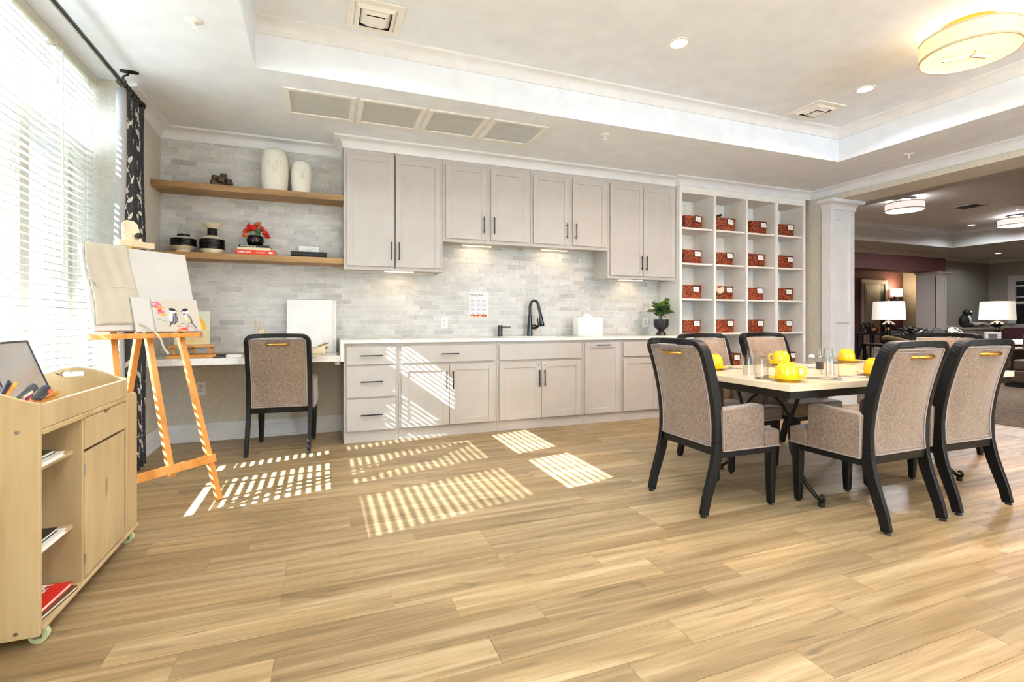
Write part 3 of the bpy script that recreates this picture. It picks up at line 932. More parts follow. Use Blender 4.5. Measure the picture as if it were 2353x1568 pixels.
m = MB(); m.box(-a, a, -bq, bq, 0, .01); m.box(-a, -a + .01, -bq, bq, .01, .164); m.box(a - .01, a, -bq, bq, .01, .164); m.box(-a + .01, a - .01, -bq, -bq + .01, .01, .164); m.box(-a + .01, a - .01, bq - .01, bq, .01, .164)
obj('basin', m, MT['ceramic_white'], sk, bevel=.003)
obj('drain', MB().lathe([(.001, .0105), (.04, .0105), (.04, .013), (.001, .013)], 20), MT['steel'], sk)
# desk slab
dk = thing('desk', 'white quartz desk slab spanning the niche under the wooden shelves', 'desk', (0, 0, .728))
obj('desktop', MB().box(XL + .001, .144, 4.585, 5.171, 0, .054), MT['quartz'], dk, bevel=.002)
obj('support_cleat', MB().box(.10, .142, 4.62, 5.16, -.03, -.0005), MT['white_paint'], dk, bevel=.002)

# upper cabinets
def upper(x0, x1, z0, label, gap=0.006, edge=.026, hl=.17, light=None):
    b = thing('wall_cabinet', label, 'cabinet', (x0, YU, 0), 0, 'white wall cabinets'); w = x1 - x0 - .001
    m = MB(); m.box(0, w, .03, YB - YU - .009, z0 + .018, 2.70)
    if gap == .010:      # slot between the doors, a black strip stands for its shade
        m.box(0, w / 2 - .004, 0, .03, z0 + .018, 2.70); m.box(w / 2 + .004, w, 0, .03, z0 + .018, 2.70)
        obj('door_gap_shade', MB().box(w / 2 - .004, w / 2 + .004, .022, .0295, z0 + .03, 2.68), MT['black'], b)
    else: m.box(0, w, 0, .03, z0 + .018, 2.70)
    m.box(0, w, 0, .02, z0, z0 + .018); m.box(0, .02, .02, YB - YU - .009, z0, z0 + .018); m.box(w - .02, w, .02, YB - YU - .009, z0, z0 + .018)
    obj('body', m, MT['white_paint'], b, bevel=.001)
    dw = (w - 2 * edge - gap) / 2; h = 2.645 - z0 - .035
    shaker('door', dw, h, b, (edge, 0, z0 + .035), dw - .03, .15, hl); shaker('door', dw, h, b, (edge + dw + gap, 0, z0 + .035), .03, .15, hl)
    return b
upper(0.184, 1.118, 1.565, 'tall white wall cabinet ending the wooden shelves, with a dark gap between its doors', .010)
upper(1.119, 2.069, 1.875, 'short white wall cabinet next to the tall one by the shelves', .05)
upper(2.070, 3.011, 1.875, 'short white wall cabinet above the faucet', .05)
upper(3.012, 3.954, 1.565, 'tall white wall cabinet next to the bookcase')

MT['under_led'] = emit('under_cabinet_led', 'ffe0b0', 3.0)
def bar(x0, x1, z, y, label):
    g = thing('under_cabinet_light', label, 'light', ((x0 + x1) / 2, y, z)); w = (x1 - x0) / 2
    obj('housing', MB().box(-w, w, -.016, .016, 0, .014), MT['plastic_white'], g, bevel=.002)
    obj('strip', MB().box(-w + .01, w - .01, -.012, .012, -.004, 0), MT['under_led'], g)
    l = bpy.data.lights.new('strip_lamp', 'AREA'); l.shape = 'RECTANGLE'; l.size = 2 * w - .03; l.size_y = .02; l.energy = .22; l.color = (1, .78, .5)
    o = bpy.data.objects.new('strip_lamp', l); link(o, g); o.location = (0, 0, -.006)
bar(.56, .86, 1.569, 5.02, 'lit strip light under the tall cabinet by the shelves')
bar(1.37, 1.70, 1.879, 5.08, 'lit strip light under the short cabinet above the handwashing sign')
bar(2.28, 2.61, 1.879, 5.08, 'lit strip light under the short cabinet above the faucet')
bar(3.28, 3.62, 1.569, 5.06, 'lit strip light under the tall cabinet next to the bookcase')

# wooden wall shelves
for z, lb in ((2.205, 'upper oak floating shelf holding the two white face vases'), (1.615, 'lower oak floating shelf holding the striped vases and books')):
    s = thing('floating_shelf', lb, 'shelf', (XL + .001, 4.90, z))
    obj('board', MB().box(0, 1.512, 0, .27, 0, .053), MT['shelf_wood'], s, bevel=.002)

# ================================================================== BOOKCASE
bk = thing('bookcase', 'tall white built-in bookcase of open pigeonholes with woven baskets', 'bookcase', (3.955, YK, 0))
BW, BD = 2.06, YB - YK - .002
cols = [(.040, .512), (.551, 1.024), (1.059, 1.523), (1.568, 2.020)]
m = MB()
obj('back_panel', MB().box(.02, BW - .02, BD - .008, BD, .10, 2.70), MT['bookcase_paint'], bk)
for a, b in ((0, .020), (BW - .02, BW)): obj('side_panel', MB().box(a, b, .02, BD, 0, 2.70), MT['bookcase_paint'], bk)
fr = MB(); fr.box(0, .040, 0, .02, 0, 2.61); fr.box(2.020, BW, 0, .02, 0, 2.61); fr.box(0, BW, 0, .02, 2.61, 2.70); fr.box(.04, 2.02, 0, .02, 0, .11)
for i in range(3): fr.box(cols[i][1], cols[i + 1][0], 0, .02, .11, 2.61)
obj('face_frame', fr, MT['bookcase_paint'], bk, bevel=.0015)
for i in range(3):
    c = (cols[i][1] + cols[i + 1][0]) / 2; obj('divider', MB().box(c - .012, c + .012, .02, BD - .009, .10, 2.70), MT['bookcase_paint'], bk)
obj('top_panel', MB().box(.02, BW - .02, .02, BD - .009, 2.612, 2.63), MT['bookcase_paint'], bk)
SHZ = [.105, .505, .935, 1.352, 1.780, 2.205]
edges = [.020, .5195, 1.0295, 1.5335, BW - .02]
for i in range(4):
    a = edges[i] + (.0125 if i else .0005); b = edges[i + 1] + (.0 if i == 3 else -.0005) - (.0005 if i == 3 else -.0) + (0.0)
    if i < 3: b = (cols[i][1] + cols[i + 1][0]) / 2 - .0125
    if i > 0: a = (cols[i - 1][1] + cols[i][0]) / 2 + .0125
    for z in SHZ: obj('shelf', MB().box(a, b, .021, BD - .009, z - .022, z), MT['bookcase_paint'], bk, bevel=.0015)

# baskets
def basket_mesh(w, d, h):
    m = MB(); n = 8
    for i in range(n):
        z = h * (i + .5) / n; k = 1 - .05 * (1 - (i + .5) / n); wob = .002 * math.sin(i * 2.1)
        out = rrect(w * k + wob, d * k, .025, 3)
        m.sweep([(x, y, z) for x, y in out], [(.008 * math.cos(t * PI / 3), h / n * .56 * math.sin(t * PI / 3)) for t in range(6)], (0, 0, 1), None, True)
    m.prism(rrect(w * .93, d * .93, .02, 3), .002, .01, 'z')
    me = m.mesh('weave', 60); me.materials.append(MT['basket'])
    return me
WV = [basket_mesh(.30, .24, .165), basket_mesh(.27, .24, .165), basket_mesh(.27, .24, .155)]
def basket(col_, row, u0, u1, label, tilt=0, var=0, yaw=0.0):
    a = cols[col_][0] + 3.955; z = SHZ[row]
    p0 = PX(u0, 600, y=4.86).x; p1 = PX(u1, 600, y=4.86).x
    w = min(max(p1 - p0, .22), .30); x = (p0 + p1) / 2
    x = max(x, a + .155)
    b = thing('woven_basket', label, 'basket', (x, 4.86 + .125, z + .001), yaw, 'woven baskets in the bookcase')
    me = WV[var]
    bd = obj('body', me, None, b, loc=(0, 0, 0))
    card = obj('label_card', MB().box(-.042, .042, -.003, 0, -.030, .030), MT['paper'], b, loc=(.055, -.1325, .115), rot=(R(-6), R(tilt), 0))
    obj('card_holder', MB().box(-.046, .046, 0, .003, -.033, .044), MT['black'], b, loc=(.055, -.1322, .115), rot=(R(-6), R(tilt), 0))
    q = MB(); q.box(-.02, .02, -.0036, -.003, .004, .009); q.box(-.03, .03, -.0036, -.003, -.010, -.006)
    obj('printed_lines', q, MT['ink_grey'], card)
    return b
rows = {5: [(1570, 1620), (1648, 1692), (1720, 1771), (1790, 1828)], 4: [(1570, 1617), (1648, 1688), (1721, 1759), (1790, 1825)], 3: [(1570, 1612), (1648, 1686), (1721, 1755), (1790, 1820)], 2: [(1570, 1613), (1648, 1688), (1721, 1757), (1790, 1820)]}
cn = ['first', 'second', 'third', 'fourth']; rn_ = {5: 'top', 4: 'second', 3: 'third', 2: 'fourth'}
special = {(5, 1): 'red-brown woven basket with a dark leather case sticking out of its top', (3, 1): 'red-brown woven basket with a cream cloth hanging over its edge'}
for r_, lst in rows.items():
    for c_, (u0, u1) in enumerate(lst):
        lb = special.get((r_, c_), 'red-brown woven basket with white card, %s shelf row, %s column from the cabinets' % (rn_[r_], cn[c_]))
        basket(c_, r_, u0, u1, lb, tilt=(8 if (r_, c_) in ((5, 0), (5, 1)) else 0), var=(r_ + c_) % 3, yaw=R(random.uniform(-4, 4)))
basket(1, 1, 1672, 1697, 'red-brown woven basket on the lowest visible shelf, second column behind the dining chairs', var=1)
basket(3, 1, 1800, 1826, 'red-brown woven basket on the lowest visible shelf, fourth column by the column', var=1)
c = PX(1675, 500, y=4.95)
o = tag(obj('leather_case', MB().prism(rrect(.20, .03, .012, 3), -.06, .06, 'y'), plain('black_leather', '1d1512', .4), loc=(4.62, 4.985, 2.395), rot=(0, R(-16), 0), bevel=.004), 'black leather case lying in the second basket of the top row', 'case')
m = MB()
def cloth(u, v):
    x = -.10 + .17 * u; a = v * 1.5
    y = -.02 - .115 * min(a, 1.0) - .012 * math.sin(u * 9); z = .175 + .03 * math.sin(u * 5 + 1) - max(0, a - .75) * .16 * (1 - .5 * u)
    return Vector((x, y, z))
o = tag(obj('folded_cloth', m.grid(cloth, 12, 12), plain('cream_cloth', 'd8c6ab', .9), smooth=180, loc=(4.60, 4.985, SHZ[3]), recalc=False), 'cream cloth spilling from a basket in the third row', 'cloth')
o.modifiers.new('t', 'SOLIDIFY').thickness = .006
# ================================================================== DINING CHAIRS
def loft(rings, caps=True):
    m = MB(); n = len(rings[0]); V = [p for r in rings for p in r]; F = []
    for i in range(len(rings) - 1):
        for j in range(n):
            k = (j + 1) % n; F.append((i * n + j, i * n + k, (i + 1) * n + k, (i + 1) * n + j))
    if caps: F += [tuple(range(n))[::-1], tuple(range((len(rings) - 1) * n, len(rings) * n))]
    return m.add(V, F)
BPATH = [(0, -.272), (.09, -.252), (.18, -.222), (.27, -.193), (.36, -.175), (.46, -.168), (.56, -.174), (.66, -.190), (.76, -.213), (.86, -.242), (.965, -.276)]
def byz(z):
    for (z0, y0), (z1, y1) in zip(BPATH, BPATH[1:]):
        if z <= z1: return y0 + (y1 - y0) * (z - z0) / (z1 - z0)
    return BPATH[-1][1]
def make_chair(label):
    c = thing('dining_chair', label, 'chair', (0, 0, 0), 0, 'upholstered dining chairs')
    HW = .232
    sec = [(-.016, -.030), (.016, -.030), (.016, .030), (-.016, .030)]
    for s in (-1, 1):
        obj('rear_leg', MB().sweep([(s * HW, byz(z), z) for z in (0.012, .09, .18, .27, .36, .40)], sec, (0, 1, 0), [.82, .86, .92, .97, 1, 1]), MT['dark_wood'], c, bevel=.004)
        fl = MB()
        rings = [[(s * .218 + a * k, .238 + b * k, z) for a, b in rrect(.05, .05, .006, 2)] for z, k in ((.012, .66), (.12, .82), (.24, .95), (.345, 1.0))]
        m = loft(rings)
        obj('front_leg', m, MT['dark_wood'], c, smooth=35)
        g = MB(); g.cyl((s * HW, byz(0), 0), (s * HW, byz(0), .014), .016, 10); obj('glide', g, MT['rubber'], c)
        g = MB(); g.cyl((s * .218, .238, 0), (s * .218, .238, .014), .013, 10); obj('glide', g, MT['rubber'], c)
    # bent back frame: posts and top rail in one
    path = [(-HW, byz(z), z) for z in (.40, .50, .60, .70, .80, .88)]
    rr = .055; ztop = .962
    for i in range(7):
        t = PI - i / 6 * PI / 2
        z = ztop - rr + rr * math.sin(t); path.append((-HW + rr + rr * math.cos(t), byz(z) - .004, z))
    for x in (-.12, -.06, 0, .06, .12): path.append((x, byz(ztop) - .004 - .022 * (1 - (x / .18) ** 2), ztop + .004 * (1 - (x / .18) ** 2)))
    path += [(-p[0], p[1], p[2]) for p in path[:13][::-1]]
    obj('back_frame', MB().sweep(path, sec, (0, 1, 0)), MT['dark_wood'], c, bevel=.005)
    # padded back
    zs = [.372, .385, .45, .55, .65, .75, .85, .925, .938]
    def bow(x, z): return -.022 * max(0, 1 - (x / .2) ** 2) * max(0, (z - .4) / .56)
    def face(dy, inset, bulge):
        def fn(u, v):
            z = .376 + inset + (.940 - .376 - 2 * inset) * v; w = .212 - inset
            x = -w + 2 * w * u
            b = bulge * (1 - (2 * u - 1) ** 4) * (1 - (2 * v - 1) ** 4)
            return Vector((x, byz(z) + dy + bow(x, z) + b, z))
        return fn
    rings = []
    outer = MB().grid(face(-.024, 0, -.006), 8, 12); inner = MB().grid(face(.030, 0, .022), 8, 12)
    mb = MB(); nA = len(outer.v)
    mb.add(outer.v, outer.f); mb.add(inner.v, inner.f)
    W8 = 9
    bd = [i for i in range(W8)] + [W8 * j + 8 for j in range(1, 13)] + [W8 * 12 + i for i in range(7, -1, -1)] + [W8 * j for j in range(11, 0, -1)]
    for i in range(len(bd)):
        a, b = bd[i], bd[(i + 1) % len(bd)]; mb.f.append((a, b, nA + b, nA + a))
    obj('backrest', mb, MT['fabric'], c, smooth=60)
    def loop(fn, n=10):
        P = [fn(i / n, 0) for i in range(n)] + [fn(1, i / n) for i in range(n)] + [fn(1 - i / n, 1) for i in range(n)] + [fn(0, 1 - i / n) for i in range(n)]
        return P
    m = MB(); m.tube(loop(face(-.027, .004, -.004)), .0045, 6, closed=True, up=(0, 1, .01)); m.tube(loop(face(-.026, .019, -.006)), .0022, 5, closed=True, up=(0, 1, .01)); m.tube(loop(face(.030, .010, .010)), .005, 6, closed=True, up=(0, 1, .01))
    obj('piping', m, MT['piping'], c, smooth=60)
    # seat, arms, rails
    T = [(-.190, -.175), (.190, -.175), (.190, .150), (.258, .150), (.258, .272), (-.258, .272), (-.258, .150), (-.190, .150)]
    obj('seat', MB().prism(T, .352, .452, 'z'), MT['fabric'], c, bevel=.018, seg=3)
    ap = [(-.155, .352), (.148, .352), (.148, .56)] + [(.118 + .03 * math.cos(t * PI / 8), .575 + .03 * math.sin(t * PI / 8)) for t in range(5)] + [(-.165, .592)]
    for s in (-1, 1):
        a, b = sorted((s * .189, s * .262))
        ar = obj('armrest', MB().prism(ap, a, b, 'x'), MT['fabric'], c, bevel=.012, seg=3)
        m = MB(); x = s * .259
        m.tube([(x, p, q) for p, q in [(-.15, .358), (.145, .358)]], .0045, 6); m.tube([(x, -.152, .358), (x, -.156, .59)], .004, 6)
        obj('arm_piping', m, MT['piping'], ar, smooth=60)
    m = MB(); m.tube([(-.256, .15, .357), (-.256, .270, .357), (.256, .270, .357), (.256, .15, .357)], .0045, 6)
    obj('seat_piping', m, MT['piping'], c, smooth=60)
    m = MB(); m.box(-.245, .245, .235, .26, .318, .353); m.box(-.25, -.222, -.17, .24, .318, .353); m.box(.222, .25, -.17, .24, .318, .353); m.box(-.216, .216, -.195, -.16, .33, .376)
    obj('seat_rail', m, MT['dark_wood'], c, bevel=.003)
    # bow handle on the outside of the back
    z = .898; y = byz(z) - .022 - .012
    P = [(-.075, y - .002, z), (-.072, y - .024, z), (-.055, y - .034, z), (-.02, y - .038, z - .002), (.02, y - .038, z - .002), (.055, y - .034, z), (.072, y - .024, z), (.075, y - .002, z)]
    obj('pull_handle', MB().tube(P, .0100, 10, [1.4, 1.0, .75, 1.15, 1.15, .75, 1.0, 1.4], up=(0, .3, 1)), MT['gold'], c, smooth=60)
    return c
proto = make_chair('grey taupe dining chair at the head of the table facing the lounge')
proto.location = (2.235, 2.42, 0); proto.rotation_euler = (0, 0, R(-90))
dup(proto, (2.905, 1.955, 0), R(1), 'brown taupe dining chair, back to the open floor, next to the head chair')
dup(proto, (3.555, 1.975, 0), R(-1), 'brown taupe dining chair, back to the open floor, farther from the head chair')
dup(proto, (2.925, 2.995, 0), R(182), 'brown taupe dining chair facing the room on the bookcase side, nearer the sink counter')
dup(proto, (3.60, 3.02, 0), R(180), 'brown taupe dining chair facing the room on the bookcase side, nearer the lounge')
dup(proto, (4.70, 2.64, 0), R(90), 'grey taupe dining chair at the lounge end of the table')
dup(proto, (-.312, 4.684, 0), R(-5), 'grey taupe armchair with brass pull tucked under the desk', 'upholstered dining chairs')

# ================================================================== DINING TABLE
TZ = .74
tb = thing('dining_table', 'long pale wood dining table on black wrought iron scroll base', 'table', (3.378, 2.462, 0))
hx, hy = 1.043, .508
obj('tabletop', MB().box(-hx, hx, -hy, hy, TZ - .037, TZ), MT['table_top'], tb, bevel=.002)
m = MB()
for (a, b, c, d) in ((-hx + .012, hx - .012, -hy + .012, -hy + .05), (-hx + .012, hx - .012, hy - .05, hy - .012), (-hx + .012, -hx + .05, -hy + .05, hy - .05), (hx - .05, hx - .012, -hy + .05, hy - .05)): m.box(a, b, c, d, TZ - .080, TZ - .0375)
obj('apron', m, MT['bronze'], tb, bevel=.002)
def scroll(cy, cz, s):
    return [(cy + s * (.024 - .0028 * i) * math.sin(i * .62), cz - (.024 - .0028 * i) * math.cos(i * .62)) for i in range(0, 8)]
for ex in (-.655, .655):
    for s in (-1, 1):
        P = [(ex, s * .27, .66), (ex, s * .235, .60), (ex, s * .195, .50), (ex, s * .178, .40), (ex, s * .19, .29), (ex, s * .235, .18), (ex, s * .31, .085), (ex, s * .365, .042)]
        P += [(ex, y, z) for y, z in scroll(s * .392, .054, s)]
        obj('iron_leg', MB().tube(P, .0115, 10, [1] * 8 + [.95, .9, .85, .8, .75, .7, .62, .55], up=(1, .02, .01)), MT['bronze'], tb, smooth=60)
        g = MB(); g.cyl((ex, s * .392, 0), (ex, s * .392, .024), .017, 14); obj('foot', g, MT['bronze'], tb, smooth=50)
        obj('brace', MB().tube([(ex, s * .19, .47), (ex, s * .12, .56), (ex, s * .02, .63), (ex, -s * .06, .66)], .009, 8, up=(1, .02, .01)), MT['bronze'], tb, smooth=60)
obj('stretcher', MB().cyl((-.655, 0, .64), (.655, 0, .64), .010, 10), MT['bronze'], tb, smooth=50)
m = MB()
for ex in (-.655, .655): m.box(ex - .014, ex + .014, -.46, .46, .652, .661)
obj('cross_rail', m, MT['bronze'], tb)

# place settings
def mug(u, v, label, rz):
    p = PX(u, v, z=TZ + .012)
    s = tag(obj('saucer', SAUC, None, loc=(p.x, p.y, TZ + .0005)), label.replace('mug', 'saucer under a mug', 1), 'saucer', 'yellow saucers on the dining table')
    g = thing('mug', label, 'mug', (p.x, p.y, TZ + .0125), rz, 'upturned yellow mugs')
    obj('cup', CUP, None, g); obj('handle', HND, None, g)
me = MB().lathe([(.001, .0), (.05, .0), (.055, .006), (.085, .014), (.098, .018), (.098, .021), (.084, .018), (.056, .011), (.001, .011)], 40); SAUC = me.mesh('saucer', 40); SAUC.materials.append(MT['yellow'])
me = MB().lathe([(.058, 0), (.0605, .004), (.061, .03), (.059, .055), (.053, .074), (.042, .087), (.036, .091), (.036, .097), (.031, .097), (.030, .093), (.001, .093)], 40); CUP = me.mesh('cup', 40); CUP.materials.append(MT['yellow'])
HND = MB().tube([(.057, 0, .07), (.075, 0, .074), (.088, 0, .062), (.09, 0, .042), (.083, 0, .026), (.070, 0, .018), (.058, 0, .018)], .0065, 10, up=(0, 1, 0)).mesh('handle', 60); HND.materials.append(MT['yellow'])
for u, v, lb, rz in ((1640, 846, 'upturned yellow mug behind the head chair', .5), (1795, 836, 'upturned yellow mug in front of the bookcase chair near the lounge', 2.6), (1809, 871, 'upturned yellow mug with handle towards the table corner', -.9), (1945, 829, 'upturned yellow mug beside the salt and pepper shakers', 1.2), (2011, 859, 'upturned yellow mug before the first open-floor chair', .1), (2196, 848, 'upturned yellow mug at the lounge end between chair backs', .1)):
    mug(u, v, lb, rz)
def tumbler_me():
    m = MB(); n = 20
    prof = [(.0375, 0), (.037, .02), (.034, .085), (.033, .118), (.030, .122), (.001, .122)]
    inner = [(.0345, 0.0005), (.034, .02), (.031, .085), (.0295, .108), (.001, .110)]
    P = []; F = []
    def ring(r, z, fl): return [((r * (1 + (.05 if (i % 2 and fl) else 0))) * math.cos(2 * PI * i / n) * 1.0 for _ in (0,)) for i in range(n)]
    for k, pr in enumerate((prof, inner)):
        b = len(P)
        for r, z in pr:
            for i in range(n):
                f = 1 - (.045 if (i % 2 and .01 < z < .1 and k == 0) else 0)
                P.append((r * f * math.cos(2 * PI * i / n), r * f * math.sin(2 * PI * i / n), z))
        for j in range(len(pr) - 1):
            for i in range(n):
                q = (i + 1) % n; F.append((b + j * n + i, b + j * n + q, b + (j + 1) * n + q, b + (j + 1) * n + i))
    nb = len(prof) * n
    for i in range(n):
        q = (i + 1) % n; F.append((i, nb + i, nb + q, q))
    m.add(P, F); me = m.mesh('tumbler', 30); me.materials.append(MT['tumbler']); return me
TUM = tumbler_me()
for u, v, lb in ((1721, 862, 'upturned clear fluted tumbler, closest to the head chair'), (1751, 867, 'upturned clear fluted tumbler beside the table-corner mug'), (1728, 840, 'upturned clear fluted tumbler behind another near the head chair'), (1885, 833, 'upturned clear fluted tumbler behind the pepper shaker'), (1903, 835, 'upturned clear fluted tumbler of the rear pair behind the shakers'), (1902, 860, 'upturned clear fluted tumbler beside the pepper shaker'), (1913, 866, 'upturned clear fluted tumbler in front of the shakers'), (2015, 834, 'upturned clear fluted tumbler towards the lounge end'), (2038, 838, 'upturned clear fluted tumbler next to the first open-floor chair back')):
    p = PX(u, v, z=TZ)
    tag(obj('tumbler', TUM, None, loc=(p.x, p.y, TZ + .0008), rot=(0, 0, random.random())), lb, 'glass', 'upturned tumblers')
for u, v, fill, lb in ((1865, 846, 'salt', 'small glass salt shaker with white top among the tumblers'), (1884, 849, 'pepper', 'small glass shaker of dark pepper among the tumblers')):
    p = PX(u, v, z=TZ)
    g = thing('shaker', lb, 'shaker', (p.x, p.y, TZ + .0005))
    obj('jar', MB().lathe([(.001, 0), (.024, 0), (.026, .004), (.026, .055), (.018, .07), (.016, .078), (.001, .078)], 20), MT['tumbler'], g, smooth=40)
    obj('contents', MB().lathe([(.001, .003), (.0225, .003), (.0225, .05 if fill == 'pepper' else .03), (.001, .05 if fill == 'pepper' else .03)], 16), plain(fill, '3a3127' if fill == 'pepper' else 'f4f2ee', .9), g)
    obj('cap', MB().lathe([(.001, .078), (.019, .078), (.019, .09), (.012, .096), (.001, .097)], 20), MT['plastic_white'] if fill == 'salt' else MT['steel'], g, smooth=40)
def strip(pts, t):
    """flat cutlery blank from (x, halfwidth, z) stations"""
    m = MB(); rings = [[(x, -w, z), (x, w, z), (x, w, z + t), (x, -w, z + t)] for x, w, z in pts]
    n = loft(rings); m.add(n.v, n.f); return m
FORK = strip([(-.1, .006, .001), (-.06, .007, .0025), (0, .0035, .004), (.035, .004, .004), (.05, .011, .003), (.062, .012, .002)], .002)
for k in range(4): FORK.box(.061, .102, -.0118 + k * .0066, -.0118 + k * .0066 + .0036, .0025, .0045)
KNIFE = strip([(-.11, .007, .001), (-.05, .0075, .001), (0, .006, .001), (.01, .009, .001), (.08, .0095, .001), (.105, .004, .001), (.112, .001, .001)], .0028)
SPOON = strip([(-.09, .006, .001), (-.05, .0065, .0025), (0, .003, .005), (.035, .004, .005)], .002)
SPOON.ell((.055, 0, .0065), .026, .017, .004, 14, 7)
CUT = []
for nm, mb_ in (('fork', FORK), ('knife', KNIFE), ('spoon', SPOON)):
    me = mb_.mesh(nm, 40); me.materials.append(MT['steel']); CUT.append((nm, me))
sets = [((1668, 848), -12, 'behind the head chair'), ((1765, 869), 10, 'beside the table-corner mug'), ((1898, 872), -62, 'near the open-floor edge below the tumblers'), ((1975, 868), -60, 'beside the first open-floor mug'), ((1773, 843), 70, 'beside the bookcase-side mug'), ((1842, 835), -70, 'on the bookcase edge before the shakers'), ((1938, 836), 80, 'beside the far mug by the shakers'), ((1982, 833), 95, 'near the lounge end tumblers')]
for (u, v), ang, wh in sets:
    p = PX(u, v, z=TZ)
    for k, (nm, me) in enumerate(CUT):
        a = R(ang + (k - 1) * 4); off = Vector((-math.sin(a), math.cos(a), 0)) * (k - 1) * .032
        tag(obj(nm, me, None, loc=(p.x + off.x, p.y + off.y, TZ + .0005), rot=(0, 0, a)), 'stainless %s lying %s' % (nm, wh), nm, nm + 's on the dining table')
# ================================================================== STUDIO EASEL
EO = Vector((-.755, 3.269, 0)); EA = R(46.2); TAN = .266; LEAN = math.atan(TAN)
es = thing('studio_easel', 'tall beech studio easel with splayed legs standing by the curtain', 'easel', EO, EA)
def lp(x, z, off=0): return (x, z * TAN - off, z)
q = [(-.017, -.014), (.017, -.014), (.017, .014), (-.017, .014)]
for s in (-1, 1): obj('front_leg', MB().sweep([lp(s * .245, .0), lp(s * .172, 1.18)], q, (0, 1, 0)), MT['easel_wood'], es, bevel=.003)
obj('centre_post', MB().sweep([lp(0, .20, -.005), lp(0, 1.60, -.005)], q, (0, 1, 0)), MT['easel_wood'], es, bevel=.003)
obj('crossbar', MB().obox((0, .25 * TAN - .026, .25), (.50, .02, .05), Matrix.Rotation(-LEAN, 3, 'X')), MT['easel_wood'], es, bevel=.003)
obj('rear_leg', MB().sweep([(0, .62, 0), (0, .33, 1.10)], q, (0, 1, 0)), MT['easel_wood'], es, bevel=.003)
obj('hinge_block', MB().obox((0, .30, 1.08), (.06, .08, .07)), MT['easel_wood'], es, bevel=.003)
ty = 1.0 * TAN
tr = [(-.31, ty + .01), (-.31, ty - .03), (-.24, ty - .10), (.24, ty - .10), (.31, ty - .03), (.31, ty + .01)]
obj('canvas_tray', MB().prism(tr, .985, 1.012, 'z'), MT['easel_wood'], es, bevel=.003)
cz = 1.535
obj('top_clamp', MB().obox((0, cz * TAN - .02, cz), (.19, .055, .035)), MT['raw_wood'], es, bevel=.003)
m = MB(); m.prism([(-.05, 0), (.05, 0), (.04, .11), (.02, .13), (-.02, .13), (-.04, .11)], -.012, .012, 'y')
obj('clamp_tongue', m.xf(Matrix.Translation((0, cz * TAN + .004, cz + .018)) @ Matrix.Rotation(-LEAN, 4, 'X')), MT['raw_wood'], es, bevel=.003)
obj('clamp_knob', MB().lathe([(.001, 0), (.012, 0), (.018, .01), (.018, .018), (.001, .022)], 8).xf(Matrix.Translation((.02, (cz + .05) * TAN - .018, cz + .055)) @ Matrix.Rotation(PI / 2, 4, 'X')), MT['black'], es)
def world(x, z, off): # local easel -> world
    return EO + Matrix.Rotation(EA, 3, 'Z') @ Vector(lp(x, z, off))
EROT = (-LEAN, 0, EA)
Z0 = 1.0135
def canvas_at(name, label, cat, x0, x1, h, th, off, zb=Z0):
    g = thing(name, label, cat, world((x0 + x1) / 2, zb, off)); g.rotation_euler = EROT
    obj('stretched_canvas', MB().box(-(x1 - x0) / 2, (x1 - x0) / 2, -th, 0, 0.001 + th * TAN, h), MT['canvas'], g, bevel=.003)
    return g
canvas_at('blank_canvas', 'large blank white canvas standing on the tall easel', 'canvas', -.29, .275, .50, .03, .016)
canvas_at('blank_canvas', 'small blank white canvas behind the bird painting on the easel', 'canvas', -.10, .15, .21, .012, .061)
bp = canvas_at('bird_painting', 'small painting of two chickadees with pink blossoms on the easel tray', 'painting', .0, .265, .205, .014, .0745)
def decal(name, parent, polys, mat, y, recalc=False):
    m = MB()
    for i, P in enumerate(polys): m.add([(a, y - i * .00001, b) for a, b in P], [tuple(range(len(P)))])
    return obj(name, m, mat, parent, recalc=recalc)
def elp(cx, cz, a, b, rot=0, n=16):
    c, s = math.cos(rot), math.sin(rot)
    return [(cx + a * math.cos(2 * PI * i / n) * c - b * math.sin(2 * PI * i / n) * s, cz + a * math.cos(2 * PI * i / n) * s + b * math.sin(2 * PI * i / n) * c) for i in range(n)]
def stroke(pts, w):
    L = []; Rr = []
    for i, (x, z) in enumerate(pts):
        a = pts[max(i - 1, 0)]; b = pts[min(i + 1, len(pts) - 1)]
        dx, dz = b[0] - a[0], b[1] - a[1]; l = math.hypot(dx, dz) or 1
        L.append((x - dz / l * w, z + dx / l * w)); Rr.append((x + dz / l * w, z - dx / l * w))
    return L + Rr[::-1]
P_ = {k: plain('paint_' + k, c, .8) for k, c in dict(wash='c6bfb4', pink='c96c7e', rose='c9405a', orange='eda24c', lilac='d8bfd6', grey='8f8c9a', charcoal='2d2a33', white='f5f1ee', ochre='d9c06a', sun='f6c93a', sunedge='eeb04a', sea='a9bcc9', sky='d3d6c4', sand='d6c79c').items()}
y = -.0146
decal('background_wash', bp, [rrect(.255, .195, .004, 2, 0, .1035)], P_['wash'], y)
rg = random.Random(11)
def blot(cx, cz, r, k, m_): return [elp(cx + rg.uniform(-r, r), cz + rg.uniform(-r * .5, r * .5), rg.uniform(.006, .016), rg.uniform(.002, .006), rg.uniform(-.4, .4)) for _ in range(k)]
decal('pink_blossom', bp, blot(-.10, .165, .03, 14, 0) + blot(-.095, .12, .014, 6, 0) + blot(.02, .022, .03, 9, 0), P_['pink'], y - .0004)
decal('orange_blossom', bp, blot(-.092, .145, .016, 5, 0) + blot(-.09, .105, .014, 5, 0) + blot(0, .018, .025, 6, 0), P_['orange'], y - .0006)
decal('red_blossom', bp, blot(-.10, .13, .012, 4, 0) + blot(.03, .02, .016, 6, 0), P_['rose'], y - .0008)
